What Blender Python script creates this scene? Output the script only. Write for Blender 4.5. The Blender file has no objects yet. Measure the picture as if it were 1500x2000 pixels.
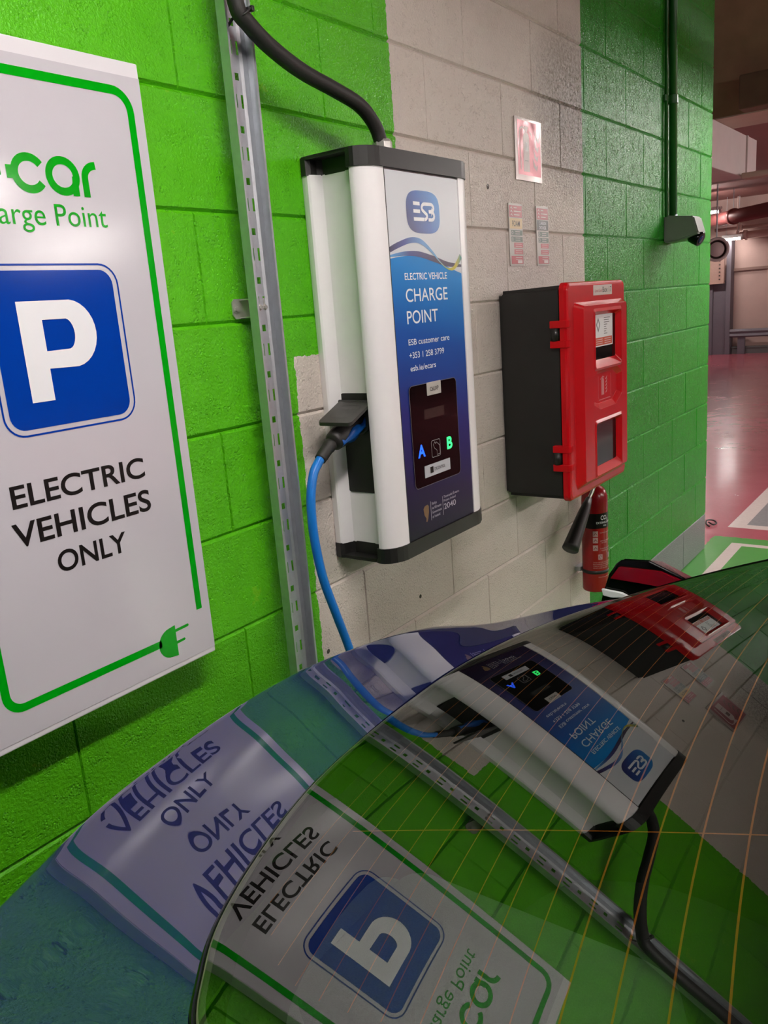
import bpy, bmesh, math, random
from mathutils import Vector, Matrix
random.seed(7)
sc = bpy.context.scene
COL = sc.collection

# ------------------------------------------------------------------ camera
cam_d = bpy.data.cameras.new('camera')
cam = bpy.data.objects.new('camera', cam_d)
COL.objects.link(cam)
CAM = Vector((-1.2054, -1.3235, 1.5794))
RIGHT = Vector((0.5828754, -0.80901851, -0.07579795))
DOWN = Vector((-0.23812612, -0.08088322, -0.96786045))
FWD = Vector((0.77688624, 0.58219152, -0.23979327))
m = Matrix((RIGHT, -DOWN, -FWD)).transposed().to_4x4()
m.translation = CAM
cam.matrix_world = m
cam_d.sensor_fit = 'VERTICAL'
cam_d.sensor_height = 36.0
cam_d.sensor_width = 27.0
cam_d.lens = 36.0 * 1600.54 / 2000.0
cam_d.clip_start = 0.02
cam_d.clip_end = 100
sc.camera = cam

# ------------------------------------------------------------------ world, exposure
w = bpy.data.worlds.new('World')
sc.world = w
w.use_nodes = True
w.node_tree.nodes['Background'].inputs[0].default_value = (1.0, 0.93, 0.9, 1)
w.node_tree.nodes['Background'].inputs[1].default_value = 0.12
sc.view_settings.view_transform = 'Standard'
sc.view_settings.look = 'None'
sc.view_settings.exposure = 0.0
sc.view_settings.gamma = 1.0
sc.view_settings.use_curve_mapping = False
LAMP_NEAR = 122.0     # emission of the fluorescent tubes beside the wall
LAMP_END = 250.0      # tube beyond the wall's right end
LAMP_FAR = 150.0      # tubes in the background
LAMP_FILL_ROAD = 420.0      # fill tubes added out of view over the red floor, to light the background
LAMP_FILL_AISLE = 170.0    # fill tubes added across the aisle, behind the camera

# ------------------------------------------------------------------ helpers
def lin(c):
    o = []
    for v in c:
        v = v / 255.0
        o.append(v / 12.92 if v <= 0.04045 else ((v + 0.055) / 1.055) ** 2.4)
    return (o[0], o[1], o[2], 1.0)

class NT:
    """small node-tree writer"""
    def __init__(self, name):
        self.m = bpy.data.materials.new(name)
        self.m.use_nodes = True
        self.t = self.m.node_tree
        self.b = self.t.nodes['Principled BSDF']
        self.out = self.t.nodes['Material Output']
    def n(self, typ, **kw):
        nd = self.t.nodes.new(typ)
        for k, v in kw.items():
            setattr(nd, k, v)
        return nd
    def l(self, a, b):
        self.t.links.new(a, b)
    def val(self, sock, v):
        if isinstance(v, (int, float)):
            sock.default_value = v
        elif isinstance(v, tuple):
            sock.default_value = v
        else:
            self.l(v, sock)
    def math(self, op, a, b=0.0, c=None):
        nd = self.n('ShaderNodeMath', operation=op)
        self.val(nd.inputs[0], a)
        self.val(nd.inputs[1], b)
        if c is not None:
            self.val(nd.inputs[2], c)
        return nd.outputs[0]
    def mix(self, f, a, b):
        nd = self.n('ShaderNodeMix', data_type='RGBA')
        self.val(nd.inputs[0], f)
        self.val(nd.inputs[6], a)
        self.val(nd.inputs[7], b)
        return nd.outputs[2]
    def noise(self, scale, detail=2.0, rough=0.5, vec=None, out=0):
        nd = self.n('ShaderNodeTexNoise')
        nd.inputs['Scale'].default_value = scale
        nd.inputs['Detail'].default_value = detail
        nd.inputs['Roughness'].default_value = rough
        if vec is not None:
            self.l(vec, nd.inputs['Vector'])
        return nd.outputs[out]
    def pos(self):
        return self.n('ShaderNodeNewGeometry').outputs['Position']
    def xyz(self, v):
        s = self.n('ShaderNodeSeparateXYZ')
        self.l(v, s.inputs[0])
        return s.outputs
    def ramp(self, f, stops):
        r = self.n('ShaderNodeValToRGB')
        e = r.color_ramp.elements
        while len(e) < len(stops):
            e.new(0.5)
        for i, (p, c) in enumerate(stops):
            e[i].position = p
            e[i].color = c
        self.l(f, r.inputs[0])
        return r.outputs[0]
    def bump(self, h, strength, dist, prev=None):
        b = self.n('ShaderNodeBump')
        b.inputs['Strength'].default_value = strength
        b.inputs['Distance'].default_value = dist
        self.l(h, b.inputs['Height'])
        if prev is not None:
            self.l(prev, b.inputs['Normal'])
        return b.outputs[0]

def mat(name, rgb, rough=0.5, metal=0.0, spec=0.5, coat=0.0, var=0.06, vscale=30.0, bump=0.0, bscale=200.0):
    """procedural material: colour with slight noise variation and optional fine bump"""
    k = NT(name)
    c = lin(rgb)
    p = k.pos()
    nz = k.noise(vscale, 3.0, 0.6, p)
    d = tuple(max(0.0, v * (1 - var * 2)) for v in c[:3]) + (1,)
    l = tuple(min(1.0, v * (1 + var)) for v in c[:3]) + (1,)
    k.l(k.mix(nz, d, l), k.b.inputs['Base Color'])
    k.b.inputs['Roughness'].default_value = rough
    k.b.inputs['Metallic'].default_value = metal
    k.b.inputs['Specular IOR Level'].default_value = spec
    k.b.inputs['Coat Weight'].default_value = coat
    if bump > 0:
        k.l(k.bump(k.noise(bscale, 2.0, 0.5, p), bump, 0.001), k.b.inputs['Normal'])
    return k.m

def emit(name, rgb, strength):
    k = NT(name)
    k.b.inputs['Base Color'].default_value = lin(rgb)
    k.b.inputs['Emission Color'].default_value = lin(rgb)
    k.b.inputs['Emission Strength'].default_value = strength
    return k.m

def wloc(o):
    v = Vector((0, 0, 0))
    while o is not None:
        v += o.location
        o = o.parent
    return v

def thing(name, label, cat, loc=(0, 0, 0), group=None):
    o = bpy.data.objects.new(name, None)
    o.empty_display_size = 0.05
    COL.objects.link(o)
    o.location = loc
    o['label'] = label
    o['category'] = cat
    if group:
        o['group'] = group
    return o

def link_mesh(name, me, material, parent=None, smooth=False, label=None):
    o = bpy.data.objects.new(name, me)
    COL.objects.link(o)
    mats = material if isinstance(material, (list, tuple)) else [material]
    for mm in mats:
        me.materials.append(mm)
    if parent is not None:
        me.transform(Matrix.Translation(-wloc(parent)))
        o.parent = parent
    if smooth:
        for p in me.polygons:
            p.use_smooth = True
    if label:
        o['label'] = label
    return o

def obj(name, bm, material, parent=None, smooth=False, label=None, recalc=True):
    if recalc:
        bmesh.ops.recalc_face_normals(bm, faces=bm.faces)
    me = bpy.data.meshes.new(name)
    bm.to_mesh(me)
    bm.free()
    return link_mesh(name, me, material, parent, smooth, label)

def setas(o, label, cat, group=None):
    o['label'] = label
    o['category'] = cat
    if group:
        o['group'] = group
    return o

def struct(o):
    o['kind'] = 'structure'
    return o

def box(bm, a, b, bev=0.0, seg=2):
    """axis-aligned box between corners a and b, optionally bevelled"""
    x0, y0, z0 = [min(a[i], b[i]) for i in range(3)]
    x1, y1, z1 = [max(a[i], b[i]) for i in range(3)]
    vs = [bm.verts.new(p) for p in ((x0, y0, z0), (x1, y0, z0), (x1, y1, z0), (x0, y1, z0),
                                    (x0, y0, z1), (x1, y0, z1), (x1, y1, z1), (x0, y1, z1))]
    fs = [bm.faces.new([vs[i] for i in q]) for q in ((0, 3, 2, 1), (4, 5, 6, 7), (0, 1, 5, 4),
                                                     (1, 2, 6, 5), (2, 3, 7, 6), (3, 0, 4, 7))]
    if bev > 0:
        es = set()
        for f in fs:
            es.update(f.edges)
        bmesh.ops.bevel(bm, geom=list(es), offset=bev, segments=seg, affect='EDGES', profile=0.5)
    return bm

def prism(bm, pts, fn, d0, d1):
    """polygon pts (u,v) extruded between depths d0 and d1; fn(u,v,d)->xyz"""
    a = [bm.verts.new(fn(u, v, d0)) for u, v in pts]
    b = [bm.verts.new(fn(u, v, d1)) for u, v in pts]
    n = len(pts)
    bm.faces.new(a)
    bm.faces.new(list(reversed(b)))
    for i in range(n):
        j = (i + 1) % n
        bm.faces.new((a[j], a[i], b[i], b[j]))
    return bm

XZ = lambda y0: (lambda u, v, d: (u, y0 + d, v))      # drawing plane facing the room (-y)
XY = lambda: (lambda u, v, d: (u, v, d))              # plan

def catmull(pts, n=8, closed=False):
    P = [Vector(p) for p in pts]
    out = []
    N = len(P)
    rng = N if closed else N - 1
    for i in range(rng):
        if closed:
            p0, p1, p2, p3 = P[(i - 1) % N], P[i], P[(i + 1) % N], P[(i + 2) % N]
        else:
            p0, p1, p2, p3 = P[max(i - 1, 0)], P[i], P[i + 1], P[min(i + 2, N - 1)]
        for k in range(n):
            t = k / n
            out.append(0.5 * ((2 * p1) + (p2 - p0) * t + (2 * p0 - 5 * p1 + 4 * p2 - p3) * t * t
                              + (3 * p1 - p0 - 3 * p2 + p3) * t ** 3))
    if not closed:
        out.append(P[-1].copy())
    return out

def tube(bm, path, r, seg=14, closed=False, caps=True):
    """round tube along path; r is a number or a list of radii"""
    P = [Vector(p) for p in path]
    n = len(P)
    rings = []
    up = Vector((0.13, 0.31, 0.94))
    prev = None
    for i in range(n):
        if closed:
            t = P[(i + 1) % n] - P[i - 1]
        else:
            t = P[min(i + 1, n - 1)] - P[max(i - 1, 0)]
        t.normalize()
        if prev is None:
            s = t.cross(up)
            if s.length < 1e-4:
                s = t.cross(Vector((1, 0, 0)))
        else:
            s = prev - t * prev.dot(t)
        s.normalize()
        prev = s
        u = t.cross(s)
        rr = r[i] if isinstance(r, (list, tuple)) else r
        rings.append([bm.verts.new(P[i] + (s * math.cos(a) + u * math.sin(a)) * rr)
                      for a in [2 * math.pi * k / seg for k in range(seg)]])
    m_ = n if closed else n - 1
    for i in range(m_):
        a, b = rings[i], rings[(i + 1) % n]
        for k in range(seg):
            j = (k + 1) % seg
            bm.faces.new((a[k], a[j], b[j], b[k]))
    if caps and not closed:
        bm.faces.new(list(reversed(rings[0])))
        bm.faces.new(rings[-1])
    return bm

def lathe(bm, prof, origin, axis=(0, 0, 1), seg=40):
    """prof: list of (radius, height) about axis through origin"""
    ax = Vector(axis).normalized()
    s = ax.cross(Vector((0, 1, 0)))
    if s.length < 1e-3:
        s = ax.cross(Vector((1, 0, 0)))
    s.normalize()
    u = ax.cross(s)
    O = Vector(origin)
    rings = []
    for r, h in prof:
        if r < 1e-6:
            rings.append([bm.verts.new(O + ax * h)])
        else:
            rings.append([bm.verts.new(O + ax * h + (s * math.cos(a) + u * math.sin(a)) * r)
                          for a in [2 * math.pi * k / seg for k in range(seg)]])
    for a, b in zip(rings, rings[1:]):
        for k in range(seg):
            j = (k + 1) % seg
            if len(a) == 1 and len(b) == 1:
                continue
            if len(a) == 1:
                bm.faces.new((a[0], b[j], b[k]))
            elif len(b) == 1:
                bm.faces.new((a[k], a[j], b[0]))
            else:
                bm.faces.new((a[k], a[j], b[j], b[k]))
    if prof[0] != prof[-1]:
        if len(rings[0]) > 1:
            bm.faces.new(list(reversed(rings[0])))
        if len(rings[-1]) > 1:
            bm.faces.new(rings[-1])
    else:
        bmesh.ops.remove_doubles(bm, verts=rings[0] + rings[-1], dist=1e-6)
    return bm

def rrect(x0, z0, x1, z1, r, n=7):
    """rounded rectangle outline"""
    rr = r if isinstance(r, (list, tuple)) else (r, r, r, r)      # bl, br, tr, tl
    out = []
    for (cx, cz, a0, q) in ((x0 + rr[0], z0 + rr[0], math.pi, rr[0]), (x1 - rr[1], z0 + rr[1], 1.5 * math.pi, rr[1]),
                            (x1 - rr[2], z1 - rr[2], 0, rr[2]), (x0 + rr[3], z1 - rr[3], 0.5 * math.pi, rr[3])):
        if q <= 1e-6:
            out.append((cx, cz))
            continue
        for k in range(n + 1):
            a = a0 + 0.5 * math.pi * k / n
            out.append((cx + q * math.cos(a), cz + q * math.sin(a)))
    return out

def arc(cx, cz, rx, rz, a0, a1, n=20):
    return [(cx + rx * math.cos(math.radians(a0 + (a1 - a0) * i / n)), cz + rz * math.sin(math.radians(a0 + (a1 - a0) * i / n)))
            for i in range(n + 1)]

def stroke(bm, pts, wd, y, closed=False, fn=None):
    """flat printed line of width wd (number or list) through pts (x,z) on the plane y"""
    P = [Vector((p[0], p[1])) for p in pts]
    n = len(P)
    L, R = [], []
    for i in range(n):
        if closed:
            a, b = P[i] - P[i - 1], P[(i + 1) % n] - P[i]
        else:
            a = P[i] - P[max(i - 1, 0)]
            b = P[min(i + 1, n - 1)] - P[i]
            if i == 0: a = b
            if i == n - 1: b = a
        a.normalize(); b.normalize()
        t = a + b
        if t.length < 1e-6: t = a
        t.normalize()
        nn = Vector((-t.y, t.x))
        k = max(0.35, nn.dot(Vector((-a.y, a.x))))
        h = (wd[i] if isinstance(wd, (list, tuple)) else wd) * 0.5 / k
        p, q = P[i] + nn * h, P[i] - nn * h
        if fn is None:
            L.append(bm.verts.new((p.x, y, p.y))); R.append(bm.verts.new((q.x, y, q.y)))
        else:
            L.append(bm.verts.new(fn(p.x, p.y))); R.append(bm.verts.new(fn(q.x, q.y)))
    for i in range(n if closed else n - 1):
        j = (i + 1) % n
        bm.faces.new((R[i], R[j], L[j], L[i]))
    return bm

def fill(bm, pts, y, fn=None):
    if fn is None:
        fn = lambda u, v: (u, y, v)
    f = bm.faces.new([bm.verts.new(fn(u, v)) for u, v in pts])
    return bm

def flat(name, bm, material, parent, label=None):
    """printed layer: triangulated and facing the room"""
    bmesh.ops.triangulate(bm, faces=bm.faces)
    bm.normal_update()
    for f in bm.faces:
        if f.normal.y > 0:
            f.normal_flip()
    return obj(name, bm, material, parent, label=label, recalc=False)

_txt = {}
def glyphs(s, bold=0.0):
    """outline mesh of a string in the built-in font, in its own units"""
    cu = bpy.data.curves.new('t', 'FONT')
    cu.body = s
    cu.fill_mode = 'FRONT'
    cu.resolution_u = 6
    cu.offset = bold
    o = bpy.data.objects.new('t', cu)
    COL.objects.link(o)
    dg = bpy.context.evaluated_depsgraph_get()
    me = bpy.data.meshes.new_from_object(o.evaluated_get(dg))
    vs = [v.co.copy() for v in me.vertices]
    fs = [tuple(p.vertices) for p in me.polygons]
    bpy.data.objects.remove(o)
    bpy.data.meshes.remove(me)
    return vs, fs

def cap_h(bold=0.0):
    if bold not in _txt:
        vs, _ = glyphs('H', bold)
        _txt[bold] = (min(v.y for v in vs), max(v.y for v in vs))
    return _txt[bold]

def text(bm, s, x0, x1, z0, z1, y, bold=0.0, fn=None):
    """string fitted to x0..x1, baseline z0, capital height up to z1"""
    vs, fs = glyphs(s, bold)
    a, b = min(v.x for v in vs), max(v.x for v in vs)
    h0, h1 = cap_h(bold)
    sx, sz = (x1 - x0) / (b - a), (z1 - z0) / (h1 - h0)
    if fn is None:
        fn = lambda u, v: (u, y, v)
    nv = [bm.verts.new(fn(x0 + (v.x - a) * sx, z0 + (v.y - h0) * sz)) for v in vs]
    for f in fs:
        try:
            bm.faces.new([nv[i] for i in f])
        except ValueError:
            pass
    return bm

B = bmesh.new

# ------------------------------------------------------------------ common materials
M_white_pl = mat('white_plastic', (247, 243, 245), 0.32, var=0.02)
M_black_pl = mat('black_plastic', (26, 25, 24), 0.45, var=0.1, bump=0.15, bscale=500)
M_black_gl = mat('black_gloss', (6, 6, 7), 0.08, var=0.02, spec=0.2)
M_zinc = mat('galvanised_steel', (196, 200, 206), 0.36, metal=0.75, var=0.10, vscale=60)
M_bright = mat('bright_steel', (216, 214, 208), 0.22, metal=0.7, var=0.05)
M_rubber = mat('black_rubber', (34, 32, 31), 0.55, var=0.12, vscale=80)
M_signwhite = mat('sign_white', (224, 221, 226), 0.30, var=0.015, vscale=6)
M_ink_black = mat('black_ink', (20, 15, 15), 0.35, spec=0.2)
M_ink_white = mat('white_ink', (238, 238, 242), 0.35, var=0.01)
M_ink_green = mat('green_ink', (0, 148, 14), 0.12, var=0.02, spec=0.15)
M_ink_blue = mat('blue_ink', (0, 52, 148), 0.12, var=0.03, spec=0.15)

# ================================================================== SETTING
def wall_material():
    k = NT('painted_blockwork')
    p = k.pos()
    x, y, z = k.xyz(p)
    wob = k.math('MULTIPLY', k.math('SUBTRACT', k.noise(38, 3, 0.6, p), 0.5), 0.022)
    xw, zw = k.math('ADD', x, wob), k.math('ADD', z, wob)
    right_of = lambda e: k.math('GREATER_THAN', xw, e)
    left_of = lambda e: k.math('LESS_THAN', x, e)
    upper = k.math('MULTIPLY', right_of(0.737), left_of(2.003))
    lower = k.math('MULTIPLY', k.math('MULTIPLY', right_of(0.254), left_of(0.9)), k.math('LESS_THAN', zw, 1.486))
    white = k.math('MAXIMUM', upper, lower)
    grey = k.math('LESS_THAN', z, 0.222)
    big = k.noise(2.2, 3, 0.6, p)
    fine = k.noise(120, 3, 0.6, p)
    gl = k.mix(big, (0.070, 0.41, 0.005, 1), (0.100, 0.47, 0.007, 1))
    gr = k.mix(big, (0.014, 0.23, 0.010, 1), (0.026, 0.30, 0.018, 1))  # same paint as the left, its dimmer light put into the colour
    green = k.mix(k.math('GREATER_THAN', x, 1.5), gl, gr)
    # yellowish rubbed spots on the left green paint
    sp = k.math('MULTIPLY', k.math('GREATER_THAN', k.noise(9, 4, 0.7, p), 0.66), 0.35)
    green = k.mix(k.math('MULTIPLY', sp, k.math('LESS_THAN', x, 1.5)), green, (0.20, 0.50, 0.01, 1))
    wh = k.mix(big, (0.62, 0.54, 0.48, 1), (0.74, 0.67, 0.62, 1))
    # dust above the extinguisher box, plus grazing-light shading of the grit painted in
    dx = k.math('DIVIDE', k.math('SUBTRACT', x, 1.92), 0.42)
    dz = k.math('DIVIDE', k.math('SUBTRACT', z, 2.22), 0.34)
    r2 = k.math('ADD', k.math('MULTIPLY', dx, dx), k.math('MULTIPLY', dz, dz))
    soft = k.math('MAXIMUM', k.math('SUBTRACT', 1.0, r2), 0.0)
    dust_shade = k.math('MULTIPLY', soft, k.math('MULTIPLY_ADD', k.noise(75, 4, 0.8, p), 3.2, -0.85))
    dust_shade.node.use_clamp = True
    wh = k.mix(k.math('MULTIPLY', dust_shade, 1.0), wh, (0.12, 0.10, 0.08, 1))
    # scattered scuffs
    sc_ = k.math('MULTIPLY', k.math('GREATER_THAN', k.noise(14, 5, 0.75, p), 0.70), 0.45)
    wh = k.mix(sc_, wh, (0.30, 0.25, 0.20, 1))
    for hx_, hz_, hr_ in ((0.709, 0.736, 0.0065), (0.2755, 0.7314, 0.006), (1.240, 1.928, 0.008)):
        ax_, az_ = k.math('SUBTRACT', x, hx_), k.math('SUBTRACT', z, hz_)
        dd = k.math('SQRT', k.math('ADD', k.math('MULTIPLY', ax_, ax_), k.math('MULTIPLY', az_, az_)))
        wh = k.mix(k.math('LESS_THAN', k.math('ADD', dd, k.math('MULTIPLY', wob, 0.3)), hr_), wh, (0.05, 0.04, 0.035, 1))
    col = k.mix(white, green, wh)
    col = k.mix(grey, col, k.mix(fine, (0.20, 0.21, 0.22, 1), (0.27, 0.28, 0.29, 1)))
    k.l(col, k.b.inputs['Base Color'])
    k.l(k.math('MULTIPLY_ADD', fine, 0.14, 0.18), k.b.inputs['Roughness'])
    k.b.inputs['Specular IOR Level'].default_value = 0.24
    v = k.n('ShaderNodeTexVoronoi')
    v.inputs['Scale'].default_value = 170
    k.l(p, v.inputs['Vector'])
    pit = k.math('MINIMUM', k.math('MULTIPLY', v.outputs['Distance'], 2.2), 1.0)
    sel = k.math('GREATER_THAN', k.noise(26, 2, 0.5, p), 0.54)
    pit = k.math('MAXIMUM', pit, k.math('SUBTRACT', 1.0, sel))
    h = k.math('ADD', k.math('MULTIPLY', k.noise(150, 3, 0.55, p), 1.0), k.math('MULTIPLY', pit, 0.55))
    n1 = k.bump(h, 0.85, 0.0045)
    n2 = k.bump(k.noise(18, 3, 0.5, p), 0.22, 0.006, n1)
    k.l(n2, k.b.inputs['Normal'])
    return k.m

def block_wall(bm, x0, x1, rows, ya):
    """coursed blockwork with V-tooled joints, face on the plane ya looking to -y"""
    H, W = 0.225, 0.45
    for r in range(rows):
        off = 0.0 if r % 2 else 0.225
        k0 = math.floor((x0 - off) / W)
        xs = [x0]
        k = k0 + 1
        while off + k * W < x1 - 0.02:
            if off + k * W > x0 + 0.02:
                xs.append(off + k * W)
            k += 1
        xs.append(x1)
        for a, b in zip(xs, xs[1:]):
            z0, z1 = r * H, (r + 1) * H
            bz, hx, d = 0.0065, 0.0030, 0.0065
            jit = random.uniform(-0.0008, 0.0008)
            o = [bm.verts.new(q) for q in ((a, ya + d, z0), (b, ya + d, z0), (b, ya + d, z1), (a, ya + d, z1))]
            i = [bm.verts.new(q) for q in ((a + hx, ya + jit, z0 + bz), (b - hx, ya + jit, z0 + bz),
                                           (b - hx, ya + jit, z1 - bz), (a + hx, ya + jit, z1 - bz))]
            bm.faces.new((i[0], i[1], i[2], i[3]))
            for q in range(4):
                w_ = (q + 1) % 4
                bm.faces.new((o[q], o[w_], i[w_], i[q]))

M_wall = wall_material()
WALL_END = 3.818
bm = B()
block_wall(bm, -4.5, WALL_END, 19, 0.0)
for z in range(19):                                                 # end return of the wall, block by block
    z0, z1 = z * 0.225 + 0.0045, (z + 1) * 0.225 - 0.0045
    box(bm, (WALL_END - 0.03, 0.007, z0), (WALL_END + (0.004 if z % 2 else 0.0), 0.215, z1))
box(bm, (-4.5, 0.0075, 0), (WALL_END - 0.012, 0.2, 4.275))
struct(obj('wall_back', bm, M_wall, recalc=True))

def floor_material():
    k = NT('painted_floor')
    p = k.pos()
    x, y, z = k.xyz(p)
    wob = k.math('MULTIPLY', k.math('SUBTRACT', k.noise(22, 4, 0.65, p), 0.5), 0.05)
    xw, yw = k.math('ADD', x, wob), k.math('ADD', y, wob)
    def rect(a, b, c, d, X=x, Y=y):
        m1 = k.math('MULTIPLY', k.math('GREATER_THAN', X, a), k.math('LESS_THAN', X, b))
        m2 = k.math('MULTIPLY', k.math('GREATER_THAN', Y, c), k.math('LESS_THAN', Y, d))
        return k.math('MULTIPLY', m1, m2)
    big = k.noise(1.6, 5, 0.65, p)
    fine = k.noise(40, 4, 0.65, p)
    pink = k.mix(big, (0.36, 0.07, 0.10, 1), (0.50, 0.13, 0.165, 1))
    pink = k.mix(k.math('MULTIPLY', fine, 0.3), pink, (0.22, 0.05, 0.06, 1))
    green = k.mix(big, (0.055, 0.30, 0.045, 1), (0.12, 0.36, 0.10, 1))
    white = k.mix(fine, (0.60, 0.50, 0.47, 1), (0.75, 0.66, 0.63, 1))
    grey = k.mix(fine, (0.22, 0.22, 0.23, 1), (0.30, 0.30, 0.31, 1))
    col = k.mix(rect(-6, 4.12, -4.9, 0.02, xw, yw), pink, green)
    wl = k.math('MAXIMUM', rect(0.2, 4.0, -0.185, -0.115), rect(3.945, 4.0, -2.6, -0.115))
    col = k.mix(wl, col, white)
    col = k.mix(rect(4.35, 9.4, -2.6, -0.005), col, white)
    col = k.mix(rect(4.44, 9.3, -2.5, -0.105), col, grey)
    k.l(col, k.b.inputs['Base Color'])
    k.l(k.math('MULTIPLY_ADD', big, 0.26, 0.10), k.b.inputs['Roughness'])
    k.b.inputs['Coat Weight'].default_value = 0.10
    k.b.inputs['Coat Roughness'].default_value = 0.12
    k.l(k.bump(k.noise(6, 4, 0.6, p), 0.25, 0.01), k.b.inputs['Normal'])
    return k.m

bm = B()
box(bm, (-7, -13, -0.1), (21, 9, 0))
struct(obj('floor', bm, floor_material()))

M_ceil = mat('ceiling_pinkish', (150, 104, 98), 0.75, var=0.06, vscale=2.0, bump=0.3, bscale=60)  # pinkish all over
bm = B()
box(bm, (-7, -13, 4.2), (6.5, 9, 4.35))
box(bm, (7.1, -13, 3.34), (21, 9, 3.5))
struct(obj('ceiling', bm, M_ceil))
M_conc = mat('raw_concrete', (128, 112, 92), 0.85, var=0.16, vscale=5, bump=0.5, bscale=90)
M_conc_dk = mat('stained_concrete', (168, 140, 112), 0.85, var=0.2, vscale=4, bump=0.5, bscale=90)
M_conc_lt = mat('pale_concrete', (196, 176, 162), 0.7, var=0.08, vscale=4, bump=0.25, bscale=80)

M_farwall = mat('far_wall_paint', (178, 150, 142), 0.8, var=0.07, vscale=3, bump=0.4, bscale=40)
bm = B()
box(bm, (18.8, -13, 0), (19.1, 9, 3.34))
struct(obj('wall_far', bm, M_farwall))
# brown ledge band along the far wall
bm = B()
box(bm, (18.74, -13, 1.80), (18.80, 3.46, 1.86))
struct(obj('trim_1', bm, mat('ledge_brown_paint', (128, 100, 92), 0.8)))
bm = B()
box(bm, (18.62, -13, 0.0), (18.80, 3.40, 0.13))
box(bm, (18.60, -13, 0.13), (18.80, 3.40, 0.155))
struct(obj('trim_2', bm, mat('kerb_paint', (86, 84, 84), 0.7)))

# ------------------------------------------------------------------ luminaires
M_lampcase = mat('lamp_housing_white', (226, 226, 222), 0.4)
def luminaire(c, length, axis, skirt, label, mt, tubes=2):
    t = thing('ceiling_light', label, 'ceiling light', (c[0], c[1], c[2]), 'fluorescent battens on the ceiling')
    d = Vector((1, 0, 0)) if axis == 'x' else Vector((0, 1, 0))
    s = Vector((0, 1, 0)) if axis == 'x' else Vector((1, 0, 0))
    C_ = Vector(c)
    bm = B()
    h = d * (length / 2 + 0.03) + s * 0.06
    box(bm, C_ - h + Vector((0, 0, 0.03)), C_ + h + Vector((0, 0, 0.10)), 0.008)
    obj('housing', bm, M_lampcase, t)
    for k in range(tubes):
        o = s * ((k - (tubes - 1) / 2) * 0.07)
        bm = B()
        tube(bm, [C_ + o - d * length / 2, C_ + o + d * length / 2], 0.014, 12)
        obj('tube', bm, mt, t, smooth=True)
    for e in (-1, 1):
        q = C_ + d * (e * (length / 2 + 0.005))
        hh = d * 0.012 + s * 0.075
        bm = B(); box(bm, q - hh + Vector((0, 0, -0.022)), q + hh + Vector((0, 0, 0.04)), 0.004)
        obj('end_cap', bm, M_lampcase, t)
    for e in (-1, 1) if skirt else ():  # unseen skirts, added to keep the lamp's spill off the wall top
        q = C_ + s * (e * 0.078)
        hh = d * (length / 2 + 0.017) + s * 0.003
        bm = B(); box(bm, q - hh + Vector((0, 0, -0.024)), q + hh + Vector((0, 0, 0.05)))
        obj('cutoff_skirt', bm, M_lampcase, t)
    for e in (-0.35, 0.35):
        q = C_ + d * (e * length)
        bm = B()
        tube(bm, [q + Vector((0, 0, 0.09)), (q.x, q.y, (4.21 if q.x < 6.4 else 3.345))], 0.004, 8)
        obj('hanger', bm, M_zinc, t)
    return t
WARM = (255, 248, 243)
E_fill_road = emit('fill_glow_road', WARM, LAMP_FILL_ROAD)
E_near, E_end, E_far, E_fill_aisle = emit('tube_glow_near', WARM, LAMP_NEAR), emit('tube_glow_end', WARM, LAMP_END), emit('tube_glow_far', WARM, LAMP_FAR), emit('fill_glow_aisle', WARM, LAMP_FILL_AISLE)
luminaire((-0.65, -1.25, 2.88), 1.5, 'x', 1, 'twin-tube batten light hanging above the parking sign', E_near)
luminaire((4.60, -0.93, 2.70), 1.2, 'x', 1, 'twin-tube batten light beyond the right end of the green wall', E_end)
t = thing('ceiling_panel_light', 'long white glowing panel light far across the aisle', 'ceiling light', (5.8, -9.2, 2.72))
bm = B(); box(bm, (5.55, -10.4, 2.735), (6.05, -8.0, 2.80), 0.006); obj('housing', bm, M_lampcase, t)
bm = B(); box(bm, (5.60, -10.35, 2.725), (6.00, -8.05, 2.736)); obj('diffuser', bm, emit('panel_glow', WARM, 85.0), t)
for q in (-10.0, -8.4):
    bm = B(); tube(bm, [(5.8, q, 2.795), (5.8, q, 4.21)], 0.004, 8); obj('hanger', bm, M_zinc, t)
luminaire((-0.6, -6.2, 2.88), 1.5, 'x', 0, 'added twin-tube fill light across the aisle, straight behind the car', E_fill_aisle)
luminaire((2.6, -6.2, 2.88), 1.5, 'x', 0, 'added twin-tube fill light across the aisle, behind and right of the car', E_fill_aisle)
luminaire((8.9, -4.6, 2.8), 1.5, 'x', 0, 'added twin-tube fill light over the red floor, nearer the white duct', E_fill_road)
luminaire((12.8, -4.6, 2.9), 1.5, 'y', 0, 'added twin-tube fill light over the red floor, nearer the far wall', E_fill_road)
luminaire((16.6, 3.95, 2.93), 1.5, 'y', 0, 'glowing twin-tube batten light beside the red pipe, near the far wall', E_far)
luminaire((18.3, 3.36, 2.46), 0.36, 'y', 0, 'short glowing lamp under the pale pipe at the far wall', E_far, 1)

# ------------------------------------------------------------------ background right
t = struct(obj('trim_3', box(B(), (6.5, -13, 2.9), (7.1, 9, 4.35)), M_conc_dk))
bm = B(); box(bm, (6.49, -13, 2.895), (7.08, 9, 2.905)); struct(obj('trim_4', bm, M_conc_lt))  # paler sheet under the beam: the lit soffit put into its colour
bm = B(); box(bm, (6.30, -0.6, 2.905), (6.5, 0.46, 3.16), 0.01)
setas(obj('concrete_corbel', bm, mat('corbel_concrete', (112, 92, 74), 0.85, var=0.2, vscale=4, bump=0.5, bscale=90)), 'dark square concrete block on the side of the ceiling beam', 'concrete block')

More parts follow.
